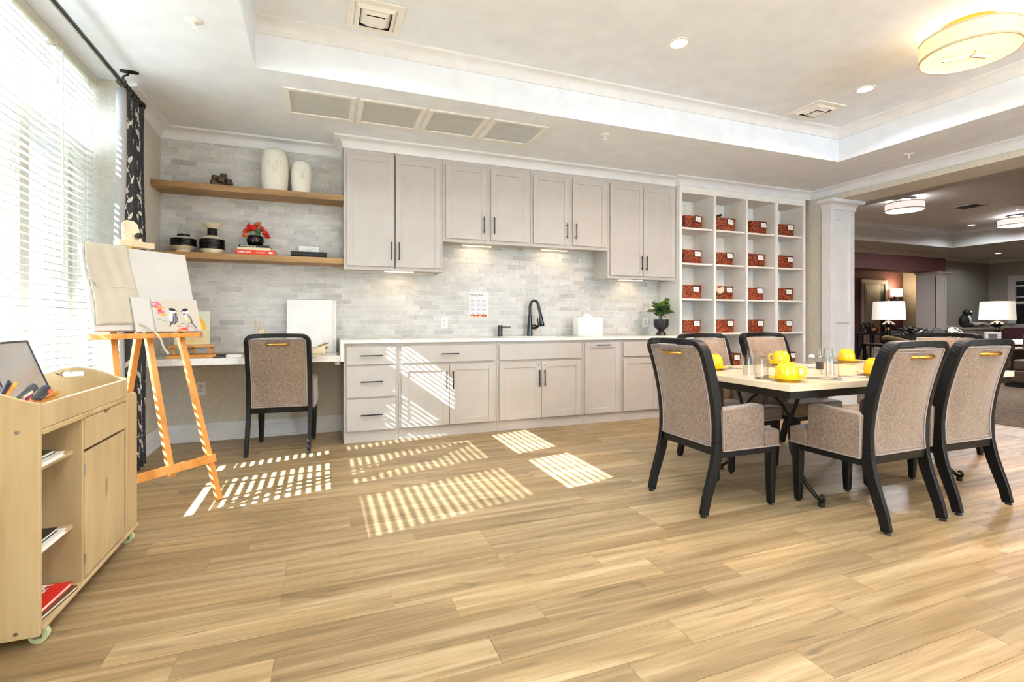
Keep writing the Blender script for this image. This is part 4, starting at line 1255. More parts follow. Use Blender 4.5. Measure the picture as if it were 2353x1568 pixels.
decal('branch', bp, [stroke([(-.125, .078), (-.105, .078), (-.09, .07), (-.07, .066)], .0008), stroke([(.0, .05), (.025, .053), (.05, .045), (.08, .025), (.11, .008)], .0010)], P_['charcoal'], y - .0008)
decal('bird_body', bp, [elp(-.03, .085, .026, .040, -.25), elp(.062, .082, .018, .036, .35)], P_['grey'], y - .0010)
decal('bird_breast', bp, [elp(-.044, .092, .012, .028, -.2), elp(.050, .088, .010, .024, .3), elp(-.028, .126, .021, .013), elp(.05, .125, .018, .012)], P_['white'], y - .0012)
decal('bird_wing', bp, [stroke([(-.018, .105), (-.007, .085), (-.012, .062), (-.03, .050)], .0022), stroke([(-.026, .10), (-.016, .08), (-.022, .062), (-.034, .055)], .0014), stroke([(-.036, .10), (-.03, .085), (-.034, .07)], .0010), stroke([(-.03, .095), (-.032, .07), (-.04, .055)], .002), stroke([(-.045, .06), (-.055, .04), (-.06, .034)], .003), stroke([(.07, .075), (.085, .045), (.10, .025)], .0026), stroke([(.066, .10), (.078, .078), (.08, .066)], .002)], P_['charcoal'], y - .0014)
decal('bird_cap', bp, [elp(-.028, .138, .020, .0095, -.2), elp(-.012, .113, .007, .004, -.4), elp(.048, .137, .019, .0095, .25), elp(.038, .112, .006, .004, .3), stroke([(.03, .13), (.022, .127)], .002), stroke([(-.01, .128), (-.004, .126)], .002)], P_['charcoal'], y - .0016)
decal('bird_flank', bp, [elp(.062, .075, .008, .020, .3), elp(-.01, .058, .010, .003, .8)], P_['ochre'], y - .0017)
# apron over the big canvas
apn = thing('canvas_apron', 'cream canvas apron draped over the top of the large easel canvas', 'apron', world(-.0075, Z0, .016)); apn.rotation_euler = EROT
def apf(u, v):
    x = -.262 + .205 * u + .03 * (1 - v) * (u - .3) + .006 * math.sin(v * 7)
    if v > .9:
        t = (v - .9) / .1; return Vector((x, -.036 + .04 * t, .505 + .006 * math.sin(t * PI)))
    z = .04 + .465 * (v / .9)
    return Vector((x, -.0345 - .004 * math.sin(u * 9 + v * 3) ** 2 - .003 * (1 - v) * math.sin(u * PI), z + .006 * math.sin(u * 3.1) * (1 - v)))
MT['apron'] = plain('cream_cotton', 'bdb5a5', .9)
o = obj('cloth', MB().grid(apf, 24, 30), MT['apron'], apn, smooth=180, recalc=False); o.modifiers.new('t', 'SOLIDIFY').thickness = .003
def tie(pts, w, nm='tie'):
    m = MB(); m.sweep(pts, [(-w, -.0008), (w, -.0008), (w, .0008), (-w, .0008)], (0, 1, 0)); return obj(nm, m, MT['apron'], apn)
tie([(-.08, -.052, .045), (-.05, -.07, .03), (-.02, -.09, -.01), (.0, -.10, -.06), (.015, -.09, -.11), (.04, -.085, -.15)], .006)
tie([(-.262, -.045, .47), (-.275, -.05, .40), (-.268, -.05, .32), (-.24, -.046, .26)], .006)
obj('pocket_seam', MB().box(-.262, -.03, -.0455, -.0445, .255, .257), P_['wash'], apn)

# ================================================================== ART CART
def prism_hole(outer, holes, t0, t1, axis):
    mk = {'z': lambda a, b, t: (a, b, t), 'y': lambda a, b, t: (a, t, b), 'x': lambda a, b, t: (t, a, b)}[axis]
    bm = bmesh.new(); loops = []
    for L in [outer] + holes:
        vs_ = [bm.verts.new(mk(a, b, t0)) for a, b in L]; loops.append(vs_)
        for i in range(len(vs_)): bm.edges.new((vs_[i], vs_[(i + 1) % len(vs_)]))
    bmesh.ops.triangle_fill(bm, use_beauty=True, use_dissolve=False, edges=bm.edges[:])
    bm.verts.index_update()
    V = [v.co[:] for v in bm.verts]; F = [tuple(v.index for v in f.verts) for f in bm.faces]
    idx = [[v.index for v in L] for L in loops]; bm.free()
    n = len(V); dt = {'z': (0, 0, t1 - t0), 'y': (0, t1 - t0, 0), 'x': (t1 - t0, 0, 0)}[axis]
    V2 = [(a + dt[0], b + dt[1], c + dt[2]) for a, b, c in V]
    F2 = [tuple(i + n for i in f[::-1]) for f in F]
    S = [(L[i], L[(i + 1) % len(L)], L[(i + 1) % len(L)] + n, L[i] + n) for L in idx for i in range(len(L))]
    return MB().add(V + V2, F + F2 + S)
cart = thing('art_cart', 'birch plywood art cart on casters below the window', 'cart', (-1.27, 2.08, 0))
CDX, T_ = .40, .018
def hump(n=20):
    out = []
    for i in range(n + 1):
        t = i / n; x = CDX * (1 - t); k = math.sin(PI * t) ** 1.5
        out.append((x, .812 + .058 * k))
    return out
endp = [(0, .045), (CDX, .045)] + hump()
hole = rrect(.085, .022, .0108, 6, CDX / 2 - .005, .84)[::-1]
for y0 in (0, .775): obj('end_panel', prism_hole(endp, [hole], y0, y0 + T_, 'y'), MT['birch'], cart, bevel=.0025)
obj('base_board', MB().box(.0, CDX + .006, T_ + .0005, .932, .0565, .0705), MT['birch'], cart, bevel=.003)
obj('tray_floor', MB().box(.0, CDX + .006, T_ + .0005, .7745, .706, .724), MT['birch'], cart, bevel=.003)
obj('tray_front', MB().box(CDX - T_, CDX - .002, T_ + .0005, .7745, .7245, .806), MT['birch'], cart, bevel=.002)
obj('tray_back', MB().box(0, T_, T_ + .0005, .7745, .7245, .806), MT['birch'], cart, bevel=.002)
obj('back_panel', MB().box(.0, .008, T_ + .0005, .7745, .0705, .7055), MT['birch'], cart)
obj('divider', MB().box(.0085, CDX - .002, .318, .334, .0705, .7055), MT['birch'], cart, bevel=.002)
for z in (.57, .285): obj('shelf', MB().box(.0085, CDX - .03, T_ + .0005, .3175, z, z + .016), MT['birch'], cart, bevel=.002)
# drawer with a V finger notch
dz0, dz1 = .580, .703
nt = .545
obj('drawer', MB().prism([(.337, dz0), (.772, dz0), (.772, dz1), (nt + .035, dz1), (nt + .012, dz1 - .018), (nt - .012, dz1 - .018), (nt - .035, dz1), (.337, dz1)], CDX - .016, CDX + .002, 'x'), MT['birch'], cart, bevel=.002)
# doors with half-oval finger cuts
def oval(cy, cz, a, b, side):
    return [(cy + a * math.cos(t), cz + b * math.sin(t)) for t in [(-PI / 2 + PI * i / 8) * 1 for i in range(9)]] if side > 0 else [(cy - a * math.cos(t), cz + b * math.sin(t)) for t in [(-PI / 2 + PI * i / 8) for i in range(9)]]
ymid = .548; zc = .36
d1 = [(.340, .078), (ymid - .001, .078)] + [(ymid - .001 - .012 * math.cos(t), zc + .05 * math.sin(t)) for t in [-PI / 2 + PI * i / 8 for i in range(9)]] + [(ymid - .001, .568), (.340, .568)]
d2 = [(ymid + .001, .078), (.752, .078), (.752, .568), (ymid + .001, .568)] + [(ymid + .001 + .012 * math.cos(t), zc - .05 * math.sin(t)) for t in [-PI / 2 + PI * i / 8 for i in range(9)]]
for P, hy_ in ((d1, .341), (d2, .757)):
    d = obj('door', MB().prism(P, CDX - .016, CDX, 'x'), MT['birch'], cart, bevel=.002)
    m = MB()
    for z in (.15, .50): m.cyl((CDX - .003, hy_, z - .02), (CDX - .003, hy_, z + .02), .004, 8)
    obj('hinge', m, MT['zinc'], d)
fp = [(.794, .0705), (.923, .0705), (.923, .70)] + [(.893 + .03 * math.cos(t * PI / 10), .70 + .03 * math.sin(t * PI / 10)) for t in range(1, 6)] + [(.794, .73)]
obj('paper_slot_front', MB().prism(fp, CDX - T_, CDX, 'x'), MT['birch'], cart, bevel=.003)
obj('paper_slot_back', MB().prism(fp, 0, T_, 'x'), MT['birch'], cart, bevel=.003)
m = MB()
for (y, z) in ((.914, .60), (.914, .30)):
    m.cyl((CDX - .001, y, z), (CDX + .002, y, z), .005, 8)
for (x, z) in ((CDX - .057, .721), (CDX - .06, .066)): m.cyl((x, -.002, z), (x, .001, z), .006, 10)
obj('screw', m, MT['zinc'], cart)
for (x, y) in ((CDX - .022, .055), (CDX - .022, .86), (.03, .055), (.03, .86)):
    k = obj('caster', MB().cyl((x, y - .011, .0275), (x, y + .011, .0275), .027, 24), MT['wheel'], cart, smooth=40)
    m = MB(); m.box(x - .012, x + .012, y - .016, y - .012, .02, .0562); m.box(x - .012, x + .012, y + .012, y + .016, .02, .0562); m.cyl((x, y - .02, .0275), (x, y + .02, .0275), .006, 8)
    obj('fork', m, MT['zinc'], k)
def book(name, label, loc, size, mat, rz=0, group=None, rx=0):
    b = thing(name, label, 'book', loc, rz, group); w, d, h = size
    b.rotation_euler = (rx, 0, rz)
    obj('page_block', MB().box(-w / 2 + .003, w / 2 - .004, -d / 2 + .004, d / 2 - .004, .0022, h - .0022), MT['paper'], b)
    m = MB(); m.box(-w / 2, w / 2, -d / 2, d / 2, 0, .002); m.box(-w / 2, w / 2, -d / 2, d / 2, h - .002, h); m.box(-w / 2, -w / 2 + .0028, -d / 2, d / 2, .002, h - .002)
    obj('cover', m, mat, b)
    return b
def pm(name, c, r=.5): return plain(name, c, r)
book('book', 'white floppy book under the green one on the top cart shelf', (-1.02, 2.215, .5865), (.26, .19, .016), pm('white_cover', 'e8e6e2'), 0, 'books in the art cart')
b = book('book', 'dark green patterned book on top of the white one in the cart', (-1.03, 2.20, .603), (.24, .17, .013), pm('green_cover', '4b5236'), 0, 'books in the art cart')
book('book', 'white book lying on the middle cart shelf', (-1.01, 2.215, .3015), (.25, .18, .018), pm('white_cover2', 'ece9e6'), 0, 'books in the art cart')
b = book('book', 'black art book on top of the white one, middle cart shelf', (-1.02, 2.20, .320), (.24, .16, .014), pm('black_cover', '191718'), 0, 'books in the art cart')
book('book', 'black and gold patterned book at the bottom of the cart', (-.995, 2.245, .0712), (.24, .22, .014), pm('black_gold_cover', '5a4220'), R(-6), 'books in the art cart')
b = book('book', 'red SKETCH book on the lowest cart shelf', (-1.00, 2.235, .0857), (.22, .23, .016), pm('red_book', 'cf2018'), R(-4), 'books in the art cart')
text('title', 'SKETCH', .058, MT['paper'], b, basis((0, 1, 0), (-1, 0, 0), (.055, -.10, .0164)), .0012)
# tilted board on its stand
bd = thing('tabletop_mirror', 'small framed mirror board propped up in the cart tray', 'mirror', (-1.105, 2.62, .724))
bd.rotation_euler = (0, R(-20), 0)
obj('panel', MB().box(-.004, 0, -.152, .152, .054, .285), plain('grey_mirror', 'c3c3c4', .16, .55), bd)
m = MB()
for (a, b_, c, d) in ((-.16, .16, .046, .054), (-.16, .16, .285, .293), (-.16, -.152, .054, .285), (.152, .16, .054, .285)): m.box(-.007, .003, a, b_, c, d)
obj('frame', m, pm('grey_frame', '3b3a3c', .4), bd)
obj('stand_lip', MB().box(-.02, .022, -.05, .17, .030, .0455), MT['easel_wood'], bd, bevel=.002)
obj('stand_strut', MB().box(-.06, -.02, -.02, .02, .03, .045), MT['easel_wood'], bd)
obj('stand_foot', MB().box(-.015, .01, -.04, .16, .006, .0298), MT['easel_wood'], bd)
def marker(u0, v0, u1, v1, barrel, capc, label, y0=2.26, y1=2.33):
    a = PX(u0, v0, y=y0); b = PX(u1, v1, y=y1)
    g = thing('marker_pen', label, 'marker', a, 0, 'marker pens in the cart tray'); d = b - a
    obj('barrel', MB().cyl((0, 0, 0), d * .62, .0058, 10), pm('pen_' + barrel, barrel, .4), g, smooth=50)
    obj('cap', MB().cyl(d * .62, d, .0066, 10), pm('cap_' + capc, capc, .4), g, smooth=50)
mk = [(4, 908, 20, 878, '26262a', '26262a', 'black marker at the corner of the tray'), (9, 910, 25, 884, '4a2a5c', '5a3470', 'purple marker beside the orange one'), (14, 911, 37, 881, 'e08a1c', 'f0a02a', 'orange capped marker standing out of the tray'),
      (42, 914, 76, 884, '3a3b40', '45464c', 'charcoal marker, first of the middle bunch'), (48, 915, 82, 887, '505158', '3b3c42', 'dark grey marker in the middle bunch'), (54, 916, 84, 892, 'd9c8a8', '3b3c42', 'wooden pencil with dark end in the middle bunch'),
      (62, 917, 74, 903, '8d2f6d', 'a03b80', 'magenta marker lying low in the tray'), (76, 917, 101, 889, '3c4a47', '3c4a47', 'greenish black marker in the right bunch'), (82, 918, 108, 888, '2b2b33', '3d2b55', 'black marker with violet cap'), (88, 918, 112, 891, '26262a', '26262a', 'slim black marker in the right bunch'), (92, 918, 117, 897, '333338', 'e0604a', 'black marker with coral red cap')]
for q_ in mk: marker(*q_)

# ================================================================== DESK ITEMS
DZ = .782
def onpx(u, v, z): return PX(u, v, z=z)
te = thing('table_easel', 'small wooden tabletop easel at the end of the desk', 'easel', (-1.02, 4.86, DZ), R(8))
m = MB(); m.box(-.17, -.145, -.12, .14, 0, .022); m.box(.145, .17, -.12, .14, 0, .022); m.box(-.17, .17, -.14, -.12, 0, .022); m.box(-.145, .145, .10, .125, 0, .02)
obj('base_frame', m, MT['easel_wood'], te, bevel=.002)
for s in (-1, 1): obj('side_strut', MB().sweep([(s * .12, -.10, .022), (s * .14, -.05, .075)], [(-.008, -.012), (.008, -.012), (.008, .012), (-.008, .012)], (1, 0, 0)), MT['easel_wood'], te, bevel=.002)
obj('tray', MB().box(-.16, .16, -.085, -.035, .082, .10), MT['easel_wood'], te, bevel=.003)
obj('mast', MB().sweep([(0, -.03, .03), (0, .10, .47)], [(-.014, -.009), (.014, -.009), (.014, .009), (-.014, .009)], (0, 1, 0)), MT['easel_wood'], te, bevel=.003)
obj('mast_crossbar', MB().obox((-.03, .075, .40), (.13, .02, .028)), MT['easel_wood'], te, bevel=.003)
obj('prop', MB().sweep([(0, .11, .02), (0, .06, .30)], [(-.01, -.008), (.01, -.008), (.01, .008), (-.01, .008)], (0, 1, 0)), MT['easel_wood'], te, bevel=.002)
sp = thing('sunset_painting', 'pastel painting of a yellow sun over water on the tabletop easel', 'painting', Vector((-1.02, 4.86, DZ)) + Matrix.Rotation(R(8), 3, 'Z') @ Vector((-.0, -.066, .1015)))
sp.rotation_euler = (R(-16), 0, R(8))
obj('board', MB().box(-.125, .125, -.006, 0, 0.002, .29), P_['sky'], sp)
decal('sun', sp, [elp(.0, .15, .098, .098, 0, 28)], P_['sunedge'], -.0064); decal('sun_disc', sp, [elp(.0, .145, .078, .078, 0, 28)], P_['sun'], -.0068)
decal('foreground', sp, [[(-.122, .004), (.122, .004), (.122, .125), (-.122, .125)]], P_['sand'], -.0072)
decal('water', sp, [elp(rg.uniform(-.06, .06), rg.uniform(.03, .115), rg.uniform(.02, .05), .003, rg.uniform(-.05, .05), 8) for _ in range(16)], P_['sea'], -.0076)
decal('yellow_reflection', sp, [elp(rg.uniform(-.08, .08), rg.uniform(.01, .11), rg.uniform(.02, .04), .003, rg.uniform(-.05, .05), 8) for _ in range(12)], P_['sunedge'], -.0080)
# pencil boxes and brushes
p = onpx(537, 822, DZ)
b = thing('pencil_box', 'small white carton of pencils lying on the desk by the chair', 'box', (p.x, p.y + .03, DZ)); obj('carton', MB().box(-.055, .055, -.03, .03, .0005, .022), MT['paper'], b, bevel=.002); obj('sleeve_band', MB().box(-.0552, -.02, -.0305, .0305, .006, .014), P_['sand'], b)
p = onpx(570, 822, DZ)
tag(obj('paint_tray', MB().box(-.07, .07, -.03, .03, 0, .012), MT['raw_wood'], loc=(p.x, p.y + .08, DZ + .0005), bevel=.003), 'flat pale wooden tray behind the pencil carton on the desk', 'tray')
for k, (u, v, a) in enumerate(((505, 819, 12), (515, 817, 4), (512, 822, 20))):
    p = onpx(u, v, DZ); g = thing('paint_brush', ('black handled paint brush lying nearest the tabletop easel', 'dark paint brush lying nearest the wall on the desk', 'dark paint brush lying nearest the desk front')[k], 'brush', (p.x, p.y, DZ + .005), R(a), 'paint brushes on the desk')
    obj('handle', MB().cyl((-.07, 0, 0), (.04, 0, 0), .004, 8, .003), MT['black'], g); obj('ferrule', MB().cyl((.04, 0, 0), (.055, 0, 0), .0035, 8), MT['steel'], g); obj('bristles', MB().cyl((.055, 0, 0), (.078, 0, 0), .0035, 8, .001), pm('bristle', '8a5a30'), g)
# artist's mannequin
p = onpx(601, 812, DZ)
mn = thing('artist_mannequin', 'small jointed wooden artist mannequin with one arm raised on the desk', 'mannequin', (PX(601, 740, y=4.98).x, 4.98, DZ))
obj('base', MB().lathe([(.001, 0), (.038, 0), (.038, .012), (.001, .012)], 24), MT['raw_wood'], mn, smooth=40); obj('rod', MB().cyl((0, .012, .012), (0, .012, .15), .002, 6), MT['steel'], mn)
s0 = .11
m = MB(); m.ell((0, 0, s0 + .02), .022, .014, .02); obj('pelvis', m, MT['raw_wood'], mn, smooth=60)
obj('chest', loft([[(a * k, b * k, z) for a, b in rrect(.056, .032, .012, 3)] for z, k in ((s0 + .045, .55), (s0 + .075, .85), (s0 + .10, 1.0), (s0 + .112, .8))]), MT['raw_wood'], mn, smooth=50)
m = MB(); m.ell((0, 0, s0 + .158), .016, .018, .024); m.cyl((0, 0, s0 + .11), (0, 0, s0 + .14), .006, 8); obj('head', m, MT['raw_wood'], mn, smooth=60)
for nm, P in (('raised_arm', [(-.034, 0, s0 + .104), (-.05, -.004, s0 + .135), (-.046, -.006, s0 + .175), (-.05, -.008, s0 + .20)]), ('bent_arm', [(.034, 0, s0 + .104), (.044, 0, s0 + .07), (.046, -.01, s0 + .045), (.075, -.03, s0 + .045)])): obj(nm, MB().tube(P, .0075, 8, [1.1, .9, .9, .7]), MT['raw_wood'], mn, smooth=60)
for s in (-1, 1): obj('leg', MB().tube([(s * .013, 0, s0 + .005), (s * .016, -.004, s0 - .045), (s * .016, 0, .014)], .009, 8, [1.15, .9, .7]), MT['raw_wood'], mn, smooth=60)
# canvases leaning on the tiles
def leaner(name, u0, u1, vt, yb, lean, th, label):
    a = PX(u0, 800, y=yb).x; b = PX(u1, 800, y=yb).x; h = PX((u0 + u1) / 2, vt, y=yb + .05).z - DZ
    g = thing(name, label, 'canvas', ((a + b) / 2, yb, DZ + .0005)); g.rotation_euler = (R(-lean), 0, 0)
    obj('stretched_canvas', MB().box(-(b - a) / 2, (b - a) / 2, 0, th, 0, h), MT['shade_offset_canvas'], g, bevel=.003)
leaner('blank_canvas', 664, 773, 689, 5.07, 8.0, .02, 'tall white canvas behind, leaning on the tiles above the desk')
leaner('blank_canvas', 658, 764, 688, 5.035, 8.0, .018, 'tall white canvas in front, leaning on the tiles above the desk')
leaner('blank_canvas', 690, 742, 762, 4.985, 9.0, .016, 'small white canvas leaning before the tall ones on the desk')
p = onpx(727, 820, DZ)
br = thing('brush_roll', 'bundle of brushes and pencils in a cream wrap on the desk', 'brush roll', (p.x, p.y + .03, DZ + .001))
def wrap(u, v):
    t = -0.6 + 4.4 * u; r = .034 + .01 * v + .006 * u
    return Vector((-.07 + .14 * v, r * math.cos(t), .036 + r * math.sin(t) * .95 + .012 * v))
o = obj('wrap', MB().grid(wrap, 18, 6), MT['cream_paper'], br, smooth=180, recalc=False); o.modifiers.new('t', 'SOLIDIFY').thickness = .002
for k, c in enumerate(('b5401f', '222226', 'd88a2c', '7c2f20', 'e2c27a', '2f4a3a', 'c9b28a')):
    y_ = -.018 + .012 * (k % 4); z_ = .022 + .014 * (k // 4) + .004 * (k % 3)
    obj('pencil', MB().cyl((-.085, y_, z_), (.075 + .012 * (k % 3), y_ + .01, z_ + .04 + .006 * k), .0042, 8), pm('pencil_%d' % k, c), br, smooth=50)
# ================================================================== SHELF ITEMS
SZ1, SZ2 = 2.2585, 1.6685
def px(u, y): return PX(u, 600, y=y).x
pz = thing('wooden_puzzle', 'dark carved wooden block puzzle on the upper shelf', 'ornament', (px(508, 5.01), 5.01, SZ1), R(25))
w = .028
m = MB()
blocks = [((0, -.02, w), (.17, .045, .045)), ((0, .03, w * 2.6), (.12, .045, .045)), ((-.02, .0, w * 2.0), (.045, .15, .045)), ((.045, .0, w * 1.6), (.045, .15, .045)), ((.02, 0, .062), (.045, .045, .124)), ((-.045, .012, .05), (.045, .045, .10))]
for c, s in blocks: obj('block', MB().obox((c[0], c[1], max(c[2], s[2] / 2)), s), MT['puzzle_wood'], pz, bevel=.003)
def facevase(u0, u1, v0, v1, y, label):
    x = (px(u0, y) + px(u1, y)) / 2; w = (px(u1, y) - px(u0, y)) / 2; h = PX((u0 + u1) / 2, v0, y=y).z - SZ1
    g = thing('face_vase', label, 'vase', (x, y, SZ1), R(6), 'white face vases')
    pr = [(.001, 0), (w * .86, 0), (w * .92, .006), (w, h * .35), (w, h * .62), (w * .96, h * .78), (w * .84, h * .9), (w * .62, h * .97), (w * .3, h * .995), (.001, h)]
    obj('body', MB().lathe(pr, 40, (0, 0, 0), 1, .9), MT['ceramic_matt'], g, smooth=60)
    fy = -w * .9
    obj('nose', MB().ell((-.0, fy - .001, h * .50), w * .13, .022, h * .095), MT['ceramic_matt'], g, smooth=60)
    for s in (-1, 1): obj('eye', MB().ell((s * w * .42, fy * math.sqrt(1 - .42 ** 2) - .0005, h * .66), w * .075, .010, w * .075), MT['ceramic_matt'], g, smooth=60)
    obj('brow', MB().tube([(w * .02, fy - .004, h * .53), (w * .06, fy - .003, h * .62), (w * .3, fy * .94, h * .71)], .006, 8, [1.2, .9, .5]), MT['ceramic_matt'], g, smooth=60)
facevase(599, 663, 342, 437, 5.02, 'large white vase with a simple relief face on the upper shelf')
facevase(669, 716, 371, 440, 5.00, 'small white vase with a simple relief face on the upper shelf')
def ribbed(r, z0, z1, n, d=.004):
    out = []
    for i in range(n):
        a = z0 + (z1 - z0) * i / n; b = z0 + (z1 - z0) * (i + 1) / n
        out += [(r - d, a), (r, a + (b - a) * .25), (r, a + (b - a) * .75), (r - d, b)]
    return out
x = (px(391, 5.02) + px(452, 5.02)) / 2; g = thing('striped_vase', 'squat cream vase with black ribbed bands on the lower shelf', 'vase', (x, 5.02, SZ2))
rr = (px(452, 5.02) - px(391, 5.02)) / 2; k = rr / .1
obj('foot', MB().lathe([(.001, 0), (.062 * k, 0), (.055 * k, .016 * k), (.055 * k, .022 * k), (.098 * k, .058 * k), (.001, .058 * k)], 36), MT['ceramic_cream'], g, smooth=35)
obj('black_band', MB().lathe([(.001, .058 * k)] + ribbed(.1 * k, .058 * k, .125 * k, 5) + [(.001, .125 * k)], 36), MT['ceramic_black'], g, smooth=50)
obj('shoulder', MB().lathe([(.001, .125 * k), (.096 * k, .125 * k), (.052 * k, .145 * k), (.001, .145 * k)], 36), MT['ceramic_cream'], g, smooth=35)
obj('black_neck', MB().lathe([(.001, .145 * k)] + ribbed(.05 * k, .145 * k, .166 * k, 2) + [(.042 * k, .166 * k), (.04 * k, .15 * k), (.001, .15 * k)], 36), MT['ceramic_black'], g, smooth=50)
x = (px(458, 5.0) + px(517, 5.0)) / 2; g = thing('striped_vase', 'tall cream vase with flared mouth and black ribbed bands on the lower shelf', 'vase', (x, 5.0, SZ2))
rr = (px(517, 5.0) - px(458, 5.0)) / 2; k = rr / .1
obj('foot', MB().lathe([(.001, 0), (.075 * k, 0), (.097 * k, .038 * k), (.001, .038 * k)], 36), MT['ceramic_cream'], g, smooth=35)
obj('black_band', MB().lathe([(.001, .038 * k)] + ribbed(.1 * k, .038 * k, .128 * k, 7) + [(.001, .128 * k)], 36), MT['ceramic_black'], g, smooth=50)
obj('shoulder', MB().lathe([(.001, .128 * k), (.095 * k, .128 * k), (.04 * k, .162 * k), (.001, .162 * k)], 36), MT['ceramic_cream'], g, smooth=35)
obj('black_neck', MB().lathe([(.001, .162 * k)] + ribbed(.04 * k, .162 * k, .226 * k, 6, .003) + [(.001, .226 * k)], 36), MT['ceramic_black'], g, smooth=50)
obj('mouth', MB().lathe([(.001, .226 * k), (.037 * k, .226 * k), (.086 * k, .27 * k), (.082 * k, .27 * k), (.035 * k, .232 * k), (.001, .232 * k)], 36), MT['ceramic_cream'], g, smooth=35)
# books under the flowers
def flatbook(u0, u1, y, z, h, d, mat, label, name='book'):
    a, b_ = px(u0, y), px(u1, y)
    g = thing('book', label, 'book', ((a + b_) / 2, y + d / 2, z), 0, 'books on the lower shelf'); W = b_ - a
    obj('page_block', MB().box(-W / 2 + .003, W / 2 - .002, -d / 2 + .004, d / 2 - .003, .002, h - .002), MT['cream_paper'], g)
    m = MB(); m.box(-W / 2, W / 2, -d / 2, d / 2, 0, .002); m.box(-W / 2, W / 2, -d / 2, d / 2, h - .002, h); m.box(-W / 2, W / 2, -d / 2, -d / 2 + .003, .002, h - .002)
    obj('cover', m, mat, g, bevel=.001); return g, W, d
YS = 4.93
g, W, d = flatbook(540, 632, YS, SZ2 + .0003, .042, .22, MT['red'], 'thick red art book, lowest of the stack under the flowers')
fx = basis((1, 0, 0), (0, 0, 1), (-W / 2 + .02, -d / 2 - .0006, .017)); text('title', 'BUMBA NOW', .017, MT['paper'], g, fx, .0006)
obj('subtitle', MB().box(-W / 2 + .165, -W / 2 + .245, -d / 2 - .0006, -d / 2, .024, .0265).box(-W / 2 + .175, -W / 2 + .235, -d / 2 - .0006, -d / 2, .016, .0185), P_['wash'], g)
obj('publisher_mark', MB().prism(rrect(.034, .016, .006, 3, W / 2 - .035, .022), -d / 2 - .0006, -d / 2, 'y'), MT['paper'], g)
g, W, d = flatbook(545, 622, YS + .004, SZ2 + .043, .024, .20, MT['cream_paper'], 'cream book in the middle of the stack under the flowers')
g, W, d = flatbook(548, 619, YS + .006, SZ2 + .0677, .020, .19, MT['black'], 'thin black book on top of the stack under the flowers')
fx = basis((1, 0, 0), (0, 0, 1), (-W / 2 + .012, -d / 2 - .0006, .006)); text('title', 'ARTISTS LIVING WITH ART', .0105, MT['paper'], g, fx, .0002)
SB = SZ2 + .0881
x = (px(566, 5.03) + px(607, 5.03)) / 2
fv = thing('flower_vase', 'round black glass vase of red flowers standing on the books', 'vase', (x, 5.03, SB))
k = (px(607, 5.03) - px(566, 5.03)) / 2 / .07
obj('bowl', MB().lathe([(.001, 0), (.040 * k, 0), (.056 * k, .012 * k), (.068 * k, .035 * k), (.07 * k, .055 * k), (.064 * k, .078 * k), (.052 * k, .092 * k), (.050 * k, .092 * k), (.06 * k, .076 * k), (.001, .06 * k)], 36), MT['black_gloss'], fv, smooth=50)
rg = random.Random(21)
m_red = pm('ranunculus_red', 'cf1d17', .6); m_or = pm('ranunculus_orange', 'd8541c', .6); m_leaf = pm('fern_green', '2f6b33', .6); m_dk = pm('flower_heart', '2a1512', .7)
def bloom(cx, cy, cz, r, mat):
    m = MB()
    for ring, (n, rad, tilt, sz) in enumerate(((7, .78, 1.0, .62), (6, .5, .65, .55), (5, .25, .3, .42))):
        for i in range(n):
            t = 2 * PI * i / n + ring * .5
            M = Matrix.Rotation(t, 3, 'Z') @ Matrix.Rotation(tilt, 3, 'Y')
            c = Vector((cx, cy, cz)) + Matrix.Rotation(t, 3, 'Z') @ Vector((r * rad * .62, 0, r * (.16 + .22 * ring)))
            m.ell(c, r * sz * .62, r * sz * .7, r * .13, 8, 5, M)
    m.ell((cx, cy, cz + r * .15), r * .62, r * .62, r * .5, 10, 7)
    return obj('bloom', m, mat, fv, smooth=60)
top = .092 * k
for (dx, dy, dz, r, mt_) in ((-.072, -.01, .045, .040, m_or), (-.055, -.045, .055, .038, m_red), (-.01, -.055, .062, .048, m_red), (.02, -.01, .105, .040, m_or), (.0, .02, .10, .036, m_red), (.055, -.02, .068, .038, m_red), (.085, -.02, .03, .040, m_red), (.10, .01, .005, .036, m_red), (-.05, .0, .095, .032, m_red), (-.085, -.02, .005, .034, m_or), (.04, .04, .07, .038, m_red), (-.04, .04, .07, .038, m_red)):
    bloom(dx, dy, top + dz - .01, r, mt_)
    obj('flower_stem', MB().tube([(dx * .3, dy * .3, .05), (dx * .7, dy * .7, top), (dx, dy, top + dz - .01)], .0022, 5), m_leaf, fv)
m = MB()
for i in range(26):
    a = rg.uniform(-.9, .6); L = rg.uniform(.05, .10)
    b0 = Vector((.03 + .015 * rg.uniform(-1, 1), -.05, top + .005)); e = b0 + Vector((math.sin(a) * L * .7, -.025 * rg.random(), math.cos(a) * L * .75))
    m.tube([b0, (b0 + e) / 2 + Vector((0, -.006, .004)), e], .0022, 5, [.6, 1.2, .2])
for i in range(10):
    a = rg.uniform(-.5, .5); b0 = Vector((rg.choice((-.05, .025)), .02, top + .09)); e = b0 + Vector((math.sin(a) * .05, 0, .06 * math.cos(a))); m.tube([b0, e], .0016, 4, [1.2, .3])
obj('fern_sprig', m, m_leaf, fv)
x0, x1 = px(668, 4.95), px(751, 4.95)
bx = thing('display_box', 'long black box lying on the lower shelf', 'box', ((x0 + x1) / 2, 5.00, SZ2)); W = (x1 - x0) / 2
obj('lid', MB().box(-W, W, -.055, .055, .012, .052), MT['black'], bx, bevel=.003); obj('tray', MB().box(-W + .002, W - .002, -.053, .053, 0.0003, .0115), MT['black'], bx)
x0, x1 = px(686, 5.03), px(733, 5.03)
